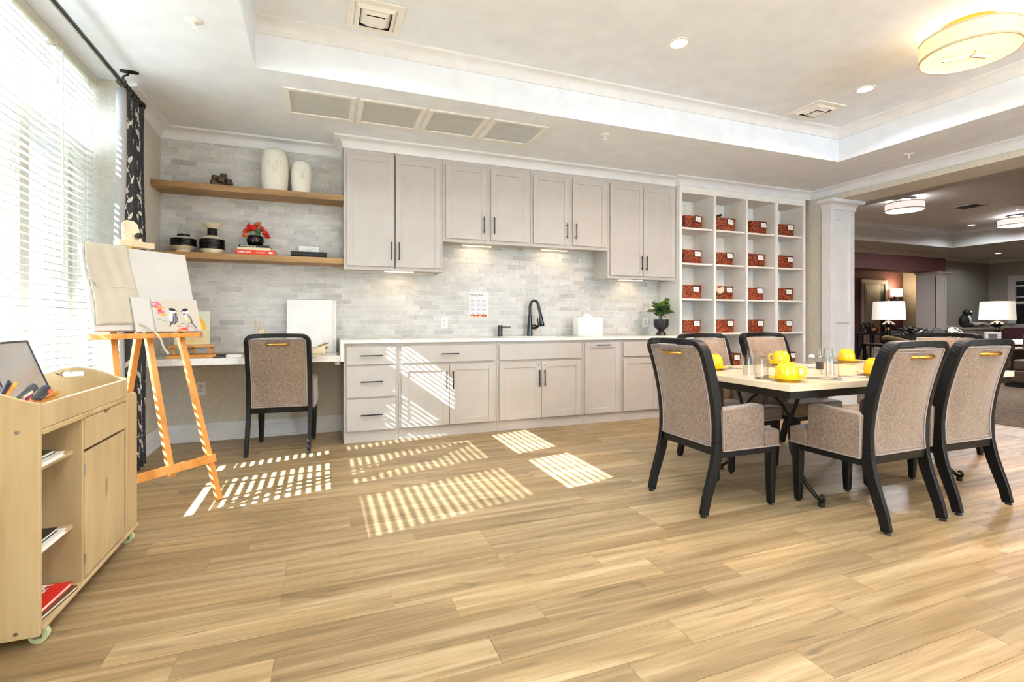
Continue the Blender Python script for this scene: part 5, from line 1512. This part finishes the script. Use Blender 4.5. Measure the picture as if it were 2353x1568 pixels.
pl_ = thing('stone_plaque', 'white stone block with grey markings standing behind the black box', 'ornament', ((x0 + x1) / 2, 5.085, SZ2)); W = (x1 - x0) / 2
obj('block', MB().box(-W, W, -.02, .02, .0003, .118), plain('white_stone', 'f2f0ec', .6), pl_, bevel=.002)
decal('etched_mark', pl_, [stroke([(-.028 + .008 * i, .068 + .003 * (i % 3)), (-.02 + .008 * i, .086 + .002 * (i % 2))], .0013) for i in range(7)], MT['ink_grey'], -.0206)

# ================================================================== COUNTER ITEMS
KZ = .9152
p = PX(1199, 771, z=KZ)
fc = thing('faucet', 'tall black gooseneck kitchen faucet behind the sink', 'faucet', (p.x, min(p.y, 5.10), KZ))
h0 = PX(1199, 688, y=fc.location.y).z - KZ
obj('base', MB().lathe([(.001, 0), (.032, 0), (.031, .04), (.027, .11), (.022, .19), (.0185, .235), (.001, .235)], 24), MT['black_gloss'], fc, smooth=50)
zt = h0 - .085
P = [(0, 0, .23), (0, 0, .30), (0, 0, zt)] + [(.042 - .042 * math.cos(t * PI / 8) if True else 0, -.05 * (t / 8), zt + .072 * math.sin(t * PI / 8)) for t in range(1, 8)] + [(.088, -.055, zt - .02), (.098, -.058, zt - .07)]
obj('spout', MB().tube(P, .0155, 14, up=(0, 1, .05)), MT['black_gloss'], fc, smooth=60)
obj('spray_head', MB().tube([(.098, -.058, zt - .06), (.106, -.060, zt - .11), (.118, -.063, zt - .20), (.119, -.063, zt - .215)], .017, 14, [1, 1.15, 1.75, 1.6], up=(0, 1, .05)), MT['black_gloss'], fc, smooth=50)
obj('lever', MB().tube([(.02, 0, .10), (.06, 0, .10), (.092, 0, .10)], .027, 14, [1.0, 1.05, .7], up=(0, 1, 0)), MT['black_gloss'], fc, smooth=50)
obj('lever_handle', MB().tube([(.082, 0, .09), (.105, 0, .10), (.100, 0, .14), (.092, 0, .17), (.096, 0, .20)], .007, 10, [1, 1.2, 1, 1.5, .6], up=(0, 1, 0)), MT['black_gloss'], fc, smooth=50)
p = PX(1135, 772, z=KZ)
sd = thing('soap_dispenser', 'black pump soap dispenser on the counter beside the faucet', 'dispenser', (p.x, min(p.y, 5.09), KZ))
obj('body', MB().lathe([(.001, 0), (.026, 0), (.026, .115), (.024, .12), (.001, .12)], 24), MT['black_gloss'], sd, smooth=40)
obj('spout', MB().tube([(.02, 0, .098), (.09, -.004, .098), (.118, -.006, .100)], .0095, 10, [1, 1, .8], up=(0, 1, 0)), MT['pewter'], sd, smooth=50)
a, b_ = PX(1329, 770, z=KZ), PX(1387, 770, z=KZ)
yb = 4.99
a, b_ = px(1329, yb - .07), px(1387, yb - .07); W = (b_ - a) / 2
tbx = thing('tissue_box', 'white ceramic tissue box holder with tissue on the counter', 'tissue box', ((a + b_) / 2, yb, KZ))
ht = PX(1357, 730, y=yb - .07).z - KZ
obj('cover', loft([[(x * k, y * k, z) for x, y in rrect(2 * W, .14, .018, 4)] for z, k in ((0, .96), (.01, 1), (ht - .008, 1), (ht, .96))]), MT['ceramic_white'], tbx, smooth=40)
def tis(u, v):
    t = (u - .5) * 2
    return Vector((t * .075 * (1 - .35 * v), .022 * math.sin(u * 8 + 1) * v - .01, ht - .004 + .055 * v * (1 - .5 * t * t + .15 * math.sin(u * 11))))
o = obj('tissue', MB().grid(tis, 18, 6), MT['paper'], tbx, smooth=180, recalc=False); o.modifiers.new('t', 'SOLIDIFY').thickness = .001
# plant
yp = 4.88
ppx = px(1519, yp)
pt = thing('potted_plant', 'bushy green plant in a black footed pot at the counter end', 'plant', (ppx, yp, KZ))
k = (px(1533, yp) - px(1505, yp)) / 2 / .055
hp = PX(1519, 734, y=yp).z - KZ
obj('pot', MB().lathe([(.001, 0), (.038 * k, 0), (.03 * k, hp * .18), (.018 * k, hp * .3), (.03 * k, hp * .36), (.05 * k, hp * .5), (.055 * k, hp * .65), (.055 * k, hp), (.05 * k, hp), (.048 * k, hp * .9), (.001, hp * .9)], 32), MT['black_metal'], pt, smooth=40)
rg = random.Random(8)
lm = []
for i, (c1, c2) in enumerate((('2c4f24', '3f6a2f'), ('4a7436', '5f8a42'), ('8d9a4a', '6f8a3c'))):
    t = NT('leaf_%d' % i); t.color(t.ramp(t.noise(t.coord('Object'), 30, 2), [(.3, c1), (.7, c2)])); t.set(Roughness=.5); lm.append(t.m)
def leafmesh(L, W_, mat):
    rows = 5; V = []; F = []
    for j in range(rows + 1):
        s = j / rows; w = W_ * math.sin(PI * min(max(s, .03), .97)) ** .7; z = .25 * L * math.sin(s * 2.2) * .4
        V += [(-w, s * L, z + .12 * w), (0, s * L, z), (w, s * L, z + .12 * w)]
    for j in range(rows):
        for q in (0, 1): F.append((j * 3 + q, j * 3 + q + 1, j * 3 + q + 4, j * 3 + q + 3))
    me = MB().add(V, F).mesh('leaf', 180, False); me.materials.append(mat); return me
LEAFS = [leafmesh(.055, .024, lm[i % 3]) for i in range(3)] + [leafmesh(.045, .021, lm[0])]
sm = pm('plant_stem', '4a4a2a', .7)
for i in range(15):
    t = 2 * PI * i / 15 + rg.uniform(-.2, .2); sp_ = rg.uniform(.25, 1.0)
    L = rg.uniform(.15, .25); e = Vector((math.cos(t) * .155 * sp_, math.sin(t) * .12 * sp_, hp + L - .09 * sp_))
    midp = Vector((math.cos(t) * .04 * sp_, math.sin(t) * .035 * sp_, hp + L * .6))
    st = obj('stem', MB().tube([(0, 0, hp * .85), midp, e], .0025, 5), sm, pt)
    for j in range(8):
        s = .35 + .65 * j / 7; q = (1 - s) ** 2 * Vector((0, 0, hp * .85)) + 2 * s * (1 - s) * midp + s * s * e
        a = t + rg.uniform(-1.9, 1.9)
        o = obj('leaf', rg.choice(LEAFS), None, st, loc=q, rot=(rg.uniform(-.5, .8), rg.uniform(-.5, .5), a - PI / 2)); k2 = rg.uniform(1.1, 1.5); o.scale = (k2, k2, k2)
# outlets
def outlet(x, y, z, label):
    g = thing('wall_outlet', label, 'outlet', (x, y, z))
    obj('plate', MB().prism(rrect(.075, .118, .006, 3), -.006, 0, 'y'), MT['plastic_white'], g, bevel=.0015)
    for s in (-1, 1):
        r_ = obj('receptacle', MB().prism(rrect(.034, .030, .012, 4, 0, s * .0195), -.0078, -.006, 'y'), MT['plastic_cream'], g)
        m = MB(); m.box(-.008, -.0055, -.0082, -.0078, s * .0195, s * .0195 + .009); m.box(.0055, .008, -.0082, -.0078, s * .0195, s * .0195 + .008); m.box(-.002, .002, -.0082, -.0078, s * .0195 - .011, s * .0195 - .006)
        obj('slot', m, MT['black'], r_)
q = PX(461.5, 893, y=YB - .002); outlet(q.x, YB - .0005, q.z, 'white duplex wall outlet on the wallpaper under the desk')
q = PX(1020.5, 742, y=YB - .009); outlet(q.x, YB - .0098, q.z, 'white duplex wall outlet on the tiles below the handwashing sign')
q = PX(1482, 741, y=YB - .009); outlet(q.x, YB - .0098, q.z, 'white duplex wall outlet on the tiles behind the plant')
# handwashing sign
a = PX(1078, 672, y=YB - .011); b_ = PX(1121, 732, y=YB - .011); W = b_.x - a.x; Hs = a.z - b_.z
sg = thing('handwash_sign', 'white handwashing poster with orange footer stuck on the tiles', 'sign', (a.x, YB - .0100, b_.z))
obj('sheet', MB().box(0, W, -.0012, 0, 0, Hs), MT['paper'], sg)
Mx = lambda x, z: basis((1, 0, 0), (0, 0, 1), (x, -.0016, z))
text('heading', 'How to Hand', .0245, MT['ink'], sg, Mx(.012, Hs - .034), .0006); text('heading_light', 'wash?', .0245, MT['ink_grey'], sg, Mx(.012 + .132, Hs - .034), .0)
m = MB(); m.box(.012, W - .012, -.0016, -.0013, Hs - .044, Hs - .042); m.box(.012, W * .6, -.0016, -.0013, Hs - .053, Hs - .051); obj('rule_lines', m, MT['ink_grey'], sg)
cw = (W - .024) / 3
m_pic = plain('pale_picture', 'd3d3dc', .8)
for r_ in range(4):
    for c_ in range(3):
        zz = Hs - .068 - (r_ + 1) * .0475; xx = .012 + c_ * cw
        ic = obj('step_picture', MB().box(xx + .002, xx + cw - .004, -.0016, -.0013, zz + .008, zz + .044), m_pic, sg)
        m = MB()
        for s in range(3): m.add([(px_, -.0018, pz_) for px_, pz_ in stroke([(xx + .012 + .010 * s, zz + .016 + .004 * ((s + r_) % 2)), (xx + .017 + .009 * s, zz + .032 - .004 * ((s + c_) % 2)), (xx + .024 + .008 * s, zz + .02)], .0009)], [tuple(range(6))])
        obj('hand_outline', m, MT['ink'], ic, recalc=False)
obj('footer_bar', MB().box(.011, W - .011, -.0016, -.0013, .012, .036), MT['orange'], sg)
m = MB(); m.box(.016, .048, -.0019, -.0016, .020, .028); m.box(.064, .090, -.0019, -.0016, .021, .026); m.box(.108, .140, -.0019, -.0016, .020, .028); obj('footer_marks', m, MT['paper'], sg)
# ================================================================== LOUNGE BEYOND THE OPENING
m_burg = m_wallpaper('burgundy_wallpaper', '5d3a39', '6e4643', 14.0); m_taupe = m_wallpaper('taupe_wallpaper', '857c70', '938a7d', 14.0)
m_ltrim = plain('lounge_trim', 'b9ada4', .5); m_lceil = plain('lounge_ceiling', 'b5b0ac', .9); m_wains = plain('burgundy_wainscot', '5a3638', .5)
def m_carpet():
    t = NT('brown_loop_carpet'); v = t.coord('Object'); a = t.noise(v, 60, 3); b = t.noise(v, 9, 3)
    t.color(t.ramp(t.math('ADD', t.math('MULTIPLY', a, .7), t.math('MULTIPLY', b, .3)), [(.35, '4a3d31'), (.5, '6b5a48'), (.65, '8a7860')])); t.set(Roughness=1.0); t.bump(a, .5, .01); return t.m
LX1, LY0, LY1 = 17.5, -1.5, 8.30
struct('floor', MB().box(6.565, LX1, LY0, 11.2, -.12, -.002), MT['floor'])
cp_ = tag(obj('carpet', MB().box(6.62, 12.9, -.6, 6.9, -.0015, .006), m_carpet()), 'brown looped area carpet covering the lounge floor', 'carpet')
m = MB(); LT0, LT1, LTY0, LTY1, LTZ = 7.5, 13.78, -.8, 7.2, 3.17
m.box(6.565, LT0, LY0, 11.2, CEIL, LTZ + .1); m.box(LT1, LX1, LY0, 11.2, CEIL, LTZ + .1); m.box(LT0, LT1, LY0, LTY0, CEIL, LTZ + .1); m.box(LT0, LT1, LTY1, 11.2, CEIL, LTZ + .1); m.box(LT0, LT1, LTY0, LTY1, LTZ, LTZ + .1)
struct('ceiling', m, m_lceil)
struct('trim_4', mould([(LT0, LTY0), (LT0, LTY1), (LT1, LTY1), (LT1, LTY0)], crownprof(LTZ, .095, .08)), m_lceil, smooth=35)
# walls
struct('wall_lounge_far', MB().box(LX1, LX1 + .1, LY0, 11.2, 0, CEIL), m_taupe)
m = MB(); m.box(15.05, LX1, LY1, LY1 + .12, 0, CEIL); struct('wall_lounge_side', m, m_taupe)
m = MB(); m.box(6.565, 15.05, 8.02, 8.44, 2.33, CEIL); struct('wall_lounge_beam', m, m_burg)
struct('wall_corridor', MB().box(6.565, LX1, 10.5, 10.6, 0, CEIL), m_burg)
struct('wall_lounge_near', MB().box(6.565, LX1, LY0 - .1, LY0, 0, CEIL), m_taupe)
struct('wall_corridor_end', MB().box(6.45, 6.56, 5.31, 10.5, 0, CEIL), m_burg)
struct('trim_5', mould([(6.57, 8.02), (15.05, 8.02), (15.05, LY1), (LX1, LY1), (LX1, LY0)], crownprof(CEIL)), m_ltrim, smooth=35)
struct('trim_6', mould([(15.05, LY1), (LX1, LY1), (LX1, LY0)], [(0, .89), (.03, .89), (.045, .92), (.045, .94), (0, .95)]), m_ltrim)
struct('trim_7', MB().box(15.06, LX1 - .03, LY1 - .012, LY1 - .001, .12, .888).box(LX1 - .012, LX1 - .001, LY0, LY1 - .02, .12, .888), m_wains)
struct('trim_8', MB().box(6.57, 15.4, 10.455, 10.499, .89, .95).box(16.8, LX1 - .05, 10.455, 10.499, .89, .95), plain('burgundy_rail', '6a4444', .5))
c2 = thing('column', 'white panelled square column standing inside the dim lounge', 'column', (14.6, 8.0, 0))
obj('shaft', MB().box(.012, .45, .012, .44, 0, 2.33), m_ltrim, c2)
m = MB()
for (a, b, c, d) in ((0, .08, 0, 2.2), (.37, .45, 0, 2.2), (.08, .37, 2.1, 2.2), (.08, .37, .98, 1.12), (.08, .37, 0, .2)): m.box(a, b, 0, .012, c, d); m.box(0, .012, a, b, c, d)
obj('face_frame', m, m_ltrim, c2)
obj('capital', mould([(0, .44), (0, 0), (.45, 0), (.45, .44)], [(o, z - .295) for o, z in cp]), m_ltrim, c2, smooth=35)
# far window
w = tag(bpy.data.objects.new('window_9', None), kind='structure'); link(w); w.location = (LX1 - .02, 6.3, 0)
W = 1.55; m = MB()
for (a, b, c, d) in ((0, .16, .95, 2.3), (W - .16, W, .95, 2.3), (.16, W - .16, 2.14, 2.3), (-.04, W + .04, .93, .99), (.16, W - .16, 1.53, 1.60)): m.box(-.04, .015, a, b, c, d)
obj('casing', m, m_ltrim, w)
m = MB()
for k in range(1, 4): m.box(-.02, .012, .16 + (W - .32) * k / 4 - .012, .16 + (W - .32) * k / 4 + .012, 1.60, 2.14)
for z in (1.72, 2.02): m.box(-.022, .012, .16, W - .16, z - .012, z + .012)
obj('muntins', m, m_ltrim, w)
obj('pane', MB().box(.0, .008, .16, W - .16, .99, 1.53), MT['black_gloss'], w); obj('pane', MB().box(.0, .008, .16, W - .16, 1.60, 2.14), MT['black_gloss'], w)
# corridor door
d_ = tag(bpy.data.objects.new('door_1', None), kind='structure'); link(d_); d_.location = (15.5, 10.5, 0)
m = MB(); m.box(0, .11, -.04, -.001, 0, 2.36); m.box(1.09, 1.2, -.04, -.001, 0, 2.36); m.box(.11, 1.09, -.04, -.001, 2.24, 2.36); obj('casing', m, m_ltrim, d_)
leaf_ = obj('door_leaf', MB().box(.11, .82, -.06, -.03, 0.01, 2.23), plain('panel_door', '94867c', .5), d_)
m = MB()
for (a, b, c, d) in ((.19, .74, 1.3, 2.1), (.19, .44, .2, 1.12), (.49, .74, .2, 1.12)): m.box(a, b, -.066, -.06, c, d)
obj('panel', m, plain('door_panel', '9c8e83', .5), leaf_, bevel=.004)
obj('dark_gap', MB().box(.82, 1.09, -.02, -.005, 0.01, 2.23), MT['black'], d_)
# sconce
sc_ = thing('wall_sconce', 'lit wall sconce with two white shades beside the corridor door', 'sconce', (17.0, 10.42, 1.95))
m_glow = emit('sconce_shade', 'ffe7bd', 0.9)
for s in (-1, 1): obj('shade', MB().lathe([(.001, -.12), (.085, -.12), (.085, .12), (.001, .12)], 18, (s * .13 - .05, -.06, .02)), m_glow, sc_, smooth=40)
obj('arm', MB().tube([(-.18, -.06, -.10), (-.10, -.05, -.22), (-.05, .05, -.25), (.0, -.05, -.22), (.08, -.06, -.10)], .02, 8), MT['bronze'], sc_); obj('backplate', MB().box(-.12, .02, .03, .079, -.32, -.15), MT['bronze'], sc_)
l = bpy.data.lights.new('sconce_lamp', 'POINT'); l.energy = 14; l.color = (1, .75, .45); l.shadow_soft_size = .1; o = bpy.data.objects.new('sconce_lamp', l); link(o, sc_); o.location = (-.05, -.18, .2)
# lounge ceiling lights
MT['cool_shade'] = m_shade('white_drum_fabric', 'f2e9e6', 'fff0ec', 0.30); MT['cool_diff'] = emit('white_drum_diffuser', 'fff6f0', 0.6)
drum(9.29, 5.55, LTZ, 'white drum ceiling light in the lounge nearer the opening', 80, MT['cool_shade'], MT['cool_diff'], MT['bronze'])
drum(12.8, 5.63, LTZ, 'white drum ceiling light farther inside the lounge', 80, MT['cool_shade'], MT['cool_diff'], MT['bronze'])
for o in bpy.data.objects:
    if o.type == 'LIGHT' and o.parent and o.parent.name.startswith('drum') and o.parent.location.x > 7: o.data.color = (.95, .95, 1)
can(13.2, 6.55, LTZ, 'small recessed downlight in the lounge tray', 6); can(15.94, 7.35, CEIL, 'small recessed downlight in the lounge soffit above the sideboard', 6)
g = thing('air_vent', 'dark ceiling vent between the lounge drum lights', 'vent', (11.0, 5.5, LTZ)); m = MB()
for (a, b, c, d) in ((-.2, .2, -.2, -.17), (-.2, .2, .17, .2), (-.2, -.17, -.17, .17), (.17, .2, -.17, .17)): m.box(a, b, c, d, -.012, -.0005)
obj('frame', m, m_lceil, g); obj('duct_opening', MB().box(-.17, .17, -.17, .17, -.004, -.0006), MT['black'], g)
for x, y, t in ((11.9, 5.2, 'round smoke detector beyond the lounge ceiling vent'), (9.85, 5.65, 'round smoke detector beside the nearer lounge drum light')):
    g = thing('smoke_detector', t, 'detector', (x, y, LTZ)); obj('body', MB().lathe([(.07, -.0005), (.07, -.03), (.045, -.045), (.001, -.045)], 20), MT['plastic_white'], g, smooth=40); obj('sounder_grille', MB().lathe([(.05, -.0452), (.045, -.048), (.001, -.048)], 16), MT['zinc'], g)
# table lamps on end tables
m_ls = m_shade('linen_lamp_shade', 'f0e6da', 'fff1e0', 0.25)
def lamp(x, y, zt, label, tlabel):
    t = thing('end_table', tlabel, 'table', (x, y, 0)); obj('top', MB().box(-.3, .3, -.3, .3, zt - .03, zt), MT['dark_wood'], t, bevel=.003)
    for a in (-1, 1):
        for b in (-1, 1): obj('leg', MB().box(a * .26 - .02, a * .26 + .02, b * .26 - .02, b * .26 + .02, 0.007, zt - .0305), MT['dark_wood'], t)
    g = thing('table_lamp', label, 'lamp', (x, y, zt + .0005))
    obj('base', MB().lathe([(.001, 0), (.09, 0), (.08, .04), (.035, .22), (.03, .26), (.001, .26)], 24), MT['black_gloss'], g, smooth=50)
    obj('collar', MB().lathe([(.001, .26), (.022, .26), (.022, .30), (.001, .30)], 16), MT['gold'], g)
    obj('bulb_body', MB().lathe([(.001, .30), (.03, .30), (.10, .345), (.105, .36), (.06, .40), (.03, .42), (.001, .42)], 28), MT['black_gloss'], g, smooth=50)
    obj('shade', MB().lathe([(.25, .44), (.232, .77), (.228, .77), (.246, .44), (.25, .44)], 40), m_ls, g, smooth=40)
    obj('finial', MB().cyl((0, 0, .42), (0, 0, .80), .008, 8), MT['gold'], g)
    l = bpy.data.lights.new('table_lamp_bulb', 'POINT'); l.energy = 5; l.color = (1, .82, .6); l.shadow_soft_size = .05; o = bpy.data.objects.new('table_lamp_bulb', l); link(o, g); o.location = (0, 0, .6)
lamp(9.57, 5.98, .66, 'white shaded black table lamp beside the tub chair', 'dark end table holding the lamp by the tub chair')
lamp(11.4, 5.28, .66, 'white shaded black table lamp beside the photo frame', 'dark end table holding the lamp and photo frame')
# seating
m_sofa = pm('dark_sofa_fabric', '2a2624', .8); m_brown = pm('brown_leather', '4a3a2e', .5); m_chairb = pm('brown_boucle', '3a2d26', .9); m_tan = pm('tan_throw', '8a734f', .9)
def m_pat():
    t = NT('cream_black_pattern'); t.color(t.ramp(t.noise(t.coord('Object'), 14, 2), [(.46, '2a2320'), (.52, 'd5c7ae')])); t.set(Roughness=.9); return t.m
m_pattern = m_pat()
def sofa(x, y, rz, L, mat, label):
    s = thing('sofa', label, 'sofa', (x, y, 0.007), rz)
    obj('base', MB().box(-L / 2, L / 2, -.42, .42, .08, .28), mat, s, bevel=.02); obj('plinth', MB().box(-L / 2 + .05, L / 2 - .05, -.38, .38, 0, .0795), MT['black'], s)
    for k in range(2): obj('seat_cushion', MB().box(-L / 2 + .16 + k * (L - .32) / 2 + .004, -L / 2 + .16 + (k + 1) * (L - .32) / 2 - .004, -.42, .20, .2805, .45), mat, s, bevel=.03, seg=3)
    obj('backrest', MB().box(-L / 2, L / 2, .21, .44, .2805, .86), mat, s, bevel=.05, seg=3)
    for a in (-1, 1):
        q = sorted((a * (L / 2 - .155), a * (L / 2))); obj('arm', MB().box(q[0], q[1], -.42, .205, .2805, .62), mat, s, bevel=.04, seg=3)
    return s
sofa(12.25, 6.65, 0, 2.1, m_sofa, 'dark sofa facing the room behind the table lamps')
sofa(10.85, 3.85, R(-90), 1.9, m_brown, 'dark brown sofa seen end-on past the last dining chair')
def pillow(x, y, z, rz, label, mat, tilt=18):
    o = tag(obj('cushion', MB().ell((0, 0, 0), .25, .085, .24, 16, 10), mat, loc=(x, y, z), rot=(R(-tilt), 0, rz), smooth=60), label, 'cushion', 'cushions on the lounge sofas')
    return o
pillow(11.65, 6.60, .72, .2, 'cream patterned cushion on the dark sofa nearer the tub chair', m_pattern); pillow(12.75, 6.60, .72, -.1, 'cream patterned cushion on the dark sofa nearer the photo frame', m_pattern); pillow(12.2, 6.60, .71, .0, 'dark cushion beside the patterned one on the dark sofa', m_sofa)
pillow(10.75, 4.25, .72, R(-90), 'cream patterned cushion on the brown sofa', m_pattern)
# tub chair
tc = thing('tub_chair', 'dark brown tub chair with tan top edge in the lounge', 'chair', (8.45, 5.0, .007), R(60))
def tub(u, v):
    t = PI * (.02 + .96 * u) ; r = .36 - .05 * v; return Vector((r * math.cos(t), r * math.sin(t) * .95, .22 + .58 * v * (.8 + .2 * math.sin(t))))
o = obj('shell', MB().grid(tub, 20, 8), m_chairb, tc, smooth=180, recalc=False); o.modifiers.new('t', 'SOLIDIFY').thickness = .08
obj('seat', MB().lathe([(.001, .2), (.33, .2), (.34, .36), (.31, .40), (.001, .40)], 28), m_chairb, tc, smooth=50)
P = [tub(i / 20, 1) + Vector((0, 0, .012)) for i in range(21)]; obj('throw_edge', MB().tube(P, .035, 8), m_tan, tc, smooth=60)
for a in (-1, 1):
    for b in (-1, 1): obj('leg', MB().cyl((a * .2, b * .2, 0), (a * .2, b * .2, .2), .02, 8), MT['dark_wood'], tc)
# console with sculptures
cs = thing('console_table', 'black metal console table with crossed legs in the corridor', 'table', (13.25, 8.95, 0)); 
obj('top', MB().box(-.55, .75, -.2, .2, .72, .76), MT['dark_wood'], cs)
for y in (-.17, .17):
    m = MB(); q4 = [(-.018, -.018), (.018, -.018), (.018, .018), (-.018, .018)]
    for (a, b) in (((-.52, .72), (-.52, 0)), ((.1, .72), (.1, 0)), ((-.21, .72), (-.21, .5)), ((-.21, .5), (-.46, .0)), ((-.21, .5), (.04, .0)), ((.72, .72), (.72, 0))): m.sweep([(a[0], y, a[1]), (b[0], y, b[1])], q4, (0, 1, 0))
    obj('leg_frame', m, MT['black_metal'], cs)
sc2 = thing('loop_sculpture', 'black figure-eight ring sculpture on the console table', 'sculpture', (13.35, 8.9, .7605))
obj('loops', MB().tube([(.17 * math.sin(t), .02 * math.cos(t), .152 + .12 * math.sin(2 * t) * .9) for t in [2 * PI * i / 40 for i in range(40)]], .028, 8, closed=True, up=(0, 1, 0)), MT['black'], sc2, smooth=60)
obj('foot', MB().box(-.1, .1, -.03, .03, 0, .02), MT['black'], sc2)
kt = thing('copper_pot', 'copper pot behind the ring sculpture', 'pot', (13.72, 8.98, .7605)); obj('body', MB().lathe([(.001, 0), (.1, 0), (.14, .06), (.12, .13), (.05, .18), (.03, .21), (.001, .21)], 24), plain('copper', 'a8623f', .25, 1.0), kt, smooth=50); obj('lid_knob', MB().ell((0, 0, .23), .025, .025, .025), MT['black'], kt)
bowl = thing('bowl_plant', 'dark trailing plant in a wide black bowl beside the lamp', 'plant', (10.6, 6.2, .0)) 
obj('pedestal', MB().lathe([(.001, .0065), (.2, .0065), (.16, .1), (.1, .3), (.12, .66), (.001, .66)], 24), MT['black'], bowl, smooth=40)
obj('bowl', MB().lathe([(.001, .66), (.16, .66), (.28, .74), (.31, .82), (.29, .82), (.001, .78)], 28), plain('grey_bowl', '3a3836', .5), bowl, smooth=50)
m = MB(); rg = random.Random(4); dgreen = pm('dark_foliage', '20251b', .7)
for i in range(70):
    t = rg.uniform(0, 2 * PI); r = rg.uniform(.02, .24); m.ell((r * math.cos(t), r * math.sin(t), .82 + rg.uniform(0, .14) * (1 - r)), .05, .03, .012, 6, 4, Matrix.Rotation(t, 3, 'Z') @ Matrix.Rotation(rg.uniform(-.8, .4), 3, 'Y'))
o = obj('foliage', m, dgreen, bowl, smooth=60); o['kind'] = 'stuff'
# sideboard with ornaments
sbd = thing('sideboard', 'pale grey sideboard against the far lounge wall', 'cabinet', (16.2, 8.02, 0)); obj('carcass', MB().box(-.85, .85, -.22, .22, .05, .86), plain('grey_sideboard', '8e857b', .5), sbd, bevel=.004); obj('top', MB().box(-.9, .9, -.25, .25, .8605, .91), plain('sideboard_top', 'a59b90', .5), sbd, bevel=.004)
for k in range(3): obj('door', MB().box(-.82 + k * .55, -.82 + k * .55 + .53, -.235, -.2205, .10, .82), plain('sideboard_door', '978d82', .5), sbd, bevel=.004)
rl = tag(obj('runner_cloth', MB().grid(lambda u, v: Vector((-.45 + 1.0 * u, -.2 + .4 * v, .05 + .04 * math.sin(u * 7) * math.sin(v * 4 + 1))), 20, 6), pm('white_runner', 'c9beb3', .9), loc=(16.5, 8.02, .96), smooth=180, recalc=False), 'rumpled white cloth lying along the sideboard', 'cloth'); rl.modifiers.new('t', 'SOLIDIFY').thickness = .05
dg = thing('dog_figurine', 'black and white seated dog figurine on the sideboard', 'figurine', (15.7, 7.95, .912), R(-40))
m = MB(); m.ell((0, 0, .16), .12, .10, .17); m.ell((.05, 0, .38), .085, .075, .09); m.ell((.12, 0, .36), .06, .04, .04); m.ell((.06, .07, .06), .12, .04, .055); m.ell((.06, -.07, .06), .12, .04, .055); obj('body', m, MT['black'], dg, smooth=60)
m = MB(); m.ell((.085, 0, .20), .06, .07, .12); m.ell((.12, 0, .40), .045, .03, .04); obj('white_bib', m, MT['paper'], dg, smooth=60)
pf = thing('photo_frame', 'white slatted photo frame standing beside the lamp', 'frame', (11.15, 5.22, .6608), R(15)); pf.rotation_euler = (R(-8), 0, R(-50))
m = MB()
for k in range(6): m.box(-.11, -.06, -.012, .0, .004 + k * .037, .034 + k * .037); m.box(.06, .11, -.012, .0, .004 + k * .037, .034 + k * .037)
m.box(-.06, .06, -.012, 0, .004, .04); m.box(-.06, .06, -.012, 0, .19, .222); obj('slats', m, MT['paper'], pf); obj('photo', MB().box(-.06, .06, -.004, 0, .04, .19), plain('grey_photo', '6f6c69', .4), pf)
for k, (x, y, t) in enumerate(((13.2, 5.75, 'round white pouf nearer the lamp'), (13.75, 5.72, 'round white pouf farther from the lamp'))):
    tag(obj('pouf', MB().lathe([(.001, 0), (.2, 0), (.26, .08), (.27, .22), (.24, .34), (.15, .40), (.001, .41)], 24), pm('white_pouf', 'cdbfae', .9), loc=(x, y, .30), smooth=60), t, 'pouf')
    tag(obj('pouf_stool', MB().lathe([(.001, 0), (.2, 0), (.2, .02), (.05, .05), (.05, .27), (.22, .29), (.001, .2995)], 20), MT['black'], loc=(x, y, .0), smooth=40), t.replace('round white pouf', 'black pedestal stool under the white pouf'), 'stool')

# ================================================================== OUTSIDE
m_side = plain('white_siding', 'b5b3ae', .8); m_pave = plain('pale_paving', 'd2d0cb', .9)
tag(obj('terrace', MB().box(-30, -1.76, -20, 30, -.3, -.15), m_pave), kind='structure')
fb = thing('neighbouring_building', 'white clapboard building wing with dark paned windows outside the window', 'building', (-20, 16, -.15))
obj('wall', MB().box(0, 17.5, 0, 6, 0, 9.2), m_side, fb)
for f_ in range(3):
    for k in range(9):
        x0 = 1.2 + k * 1.75; z0 = 1.0 + f_ * 2.9
        w = obj('window', MB().box(x0 - .1, x0 + 1.0, -.06, -.001, z0 - .1, z0 + 1.7), MT['trim_paint'], fb)
        m = MB()
        for a in range(3):
            for b in range(4): m.box(x0 + a * .31, x0 + a * .31 + .27, -.075, -.0601, z0 + b * .40, z0 + b * .40 + .36)
        obj('pane', m, plain('dark_pane', '31383b', .15) if (f_ == 0 and k == 0) else bpy.data.materials['dark_pane'], w)
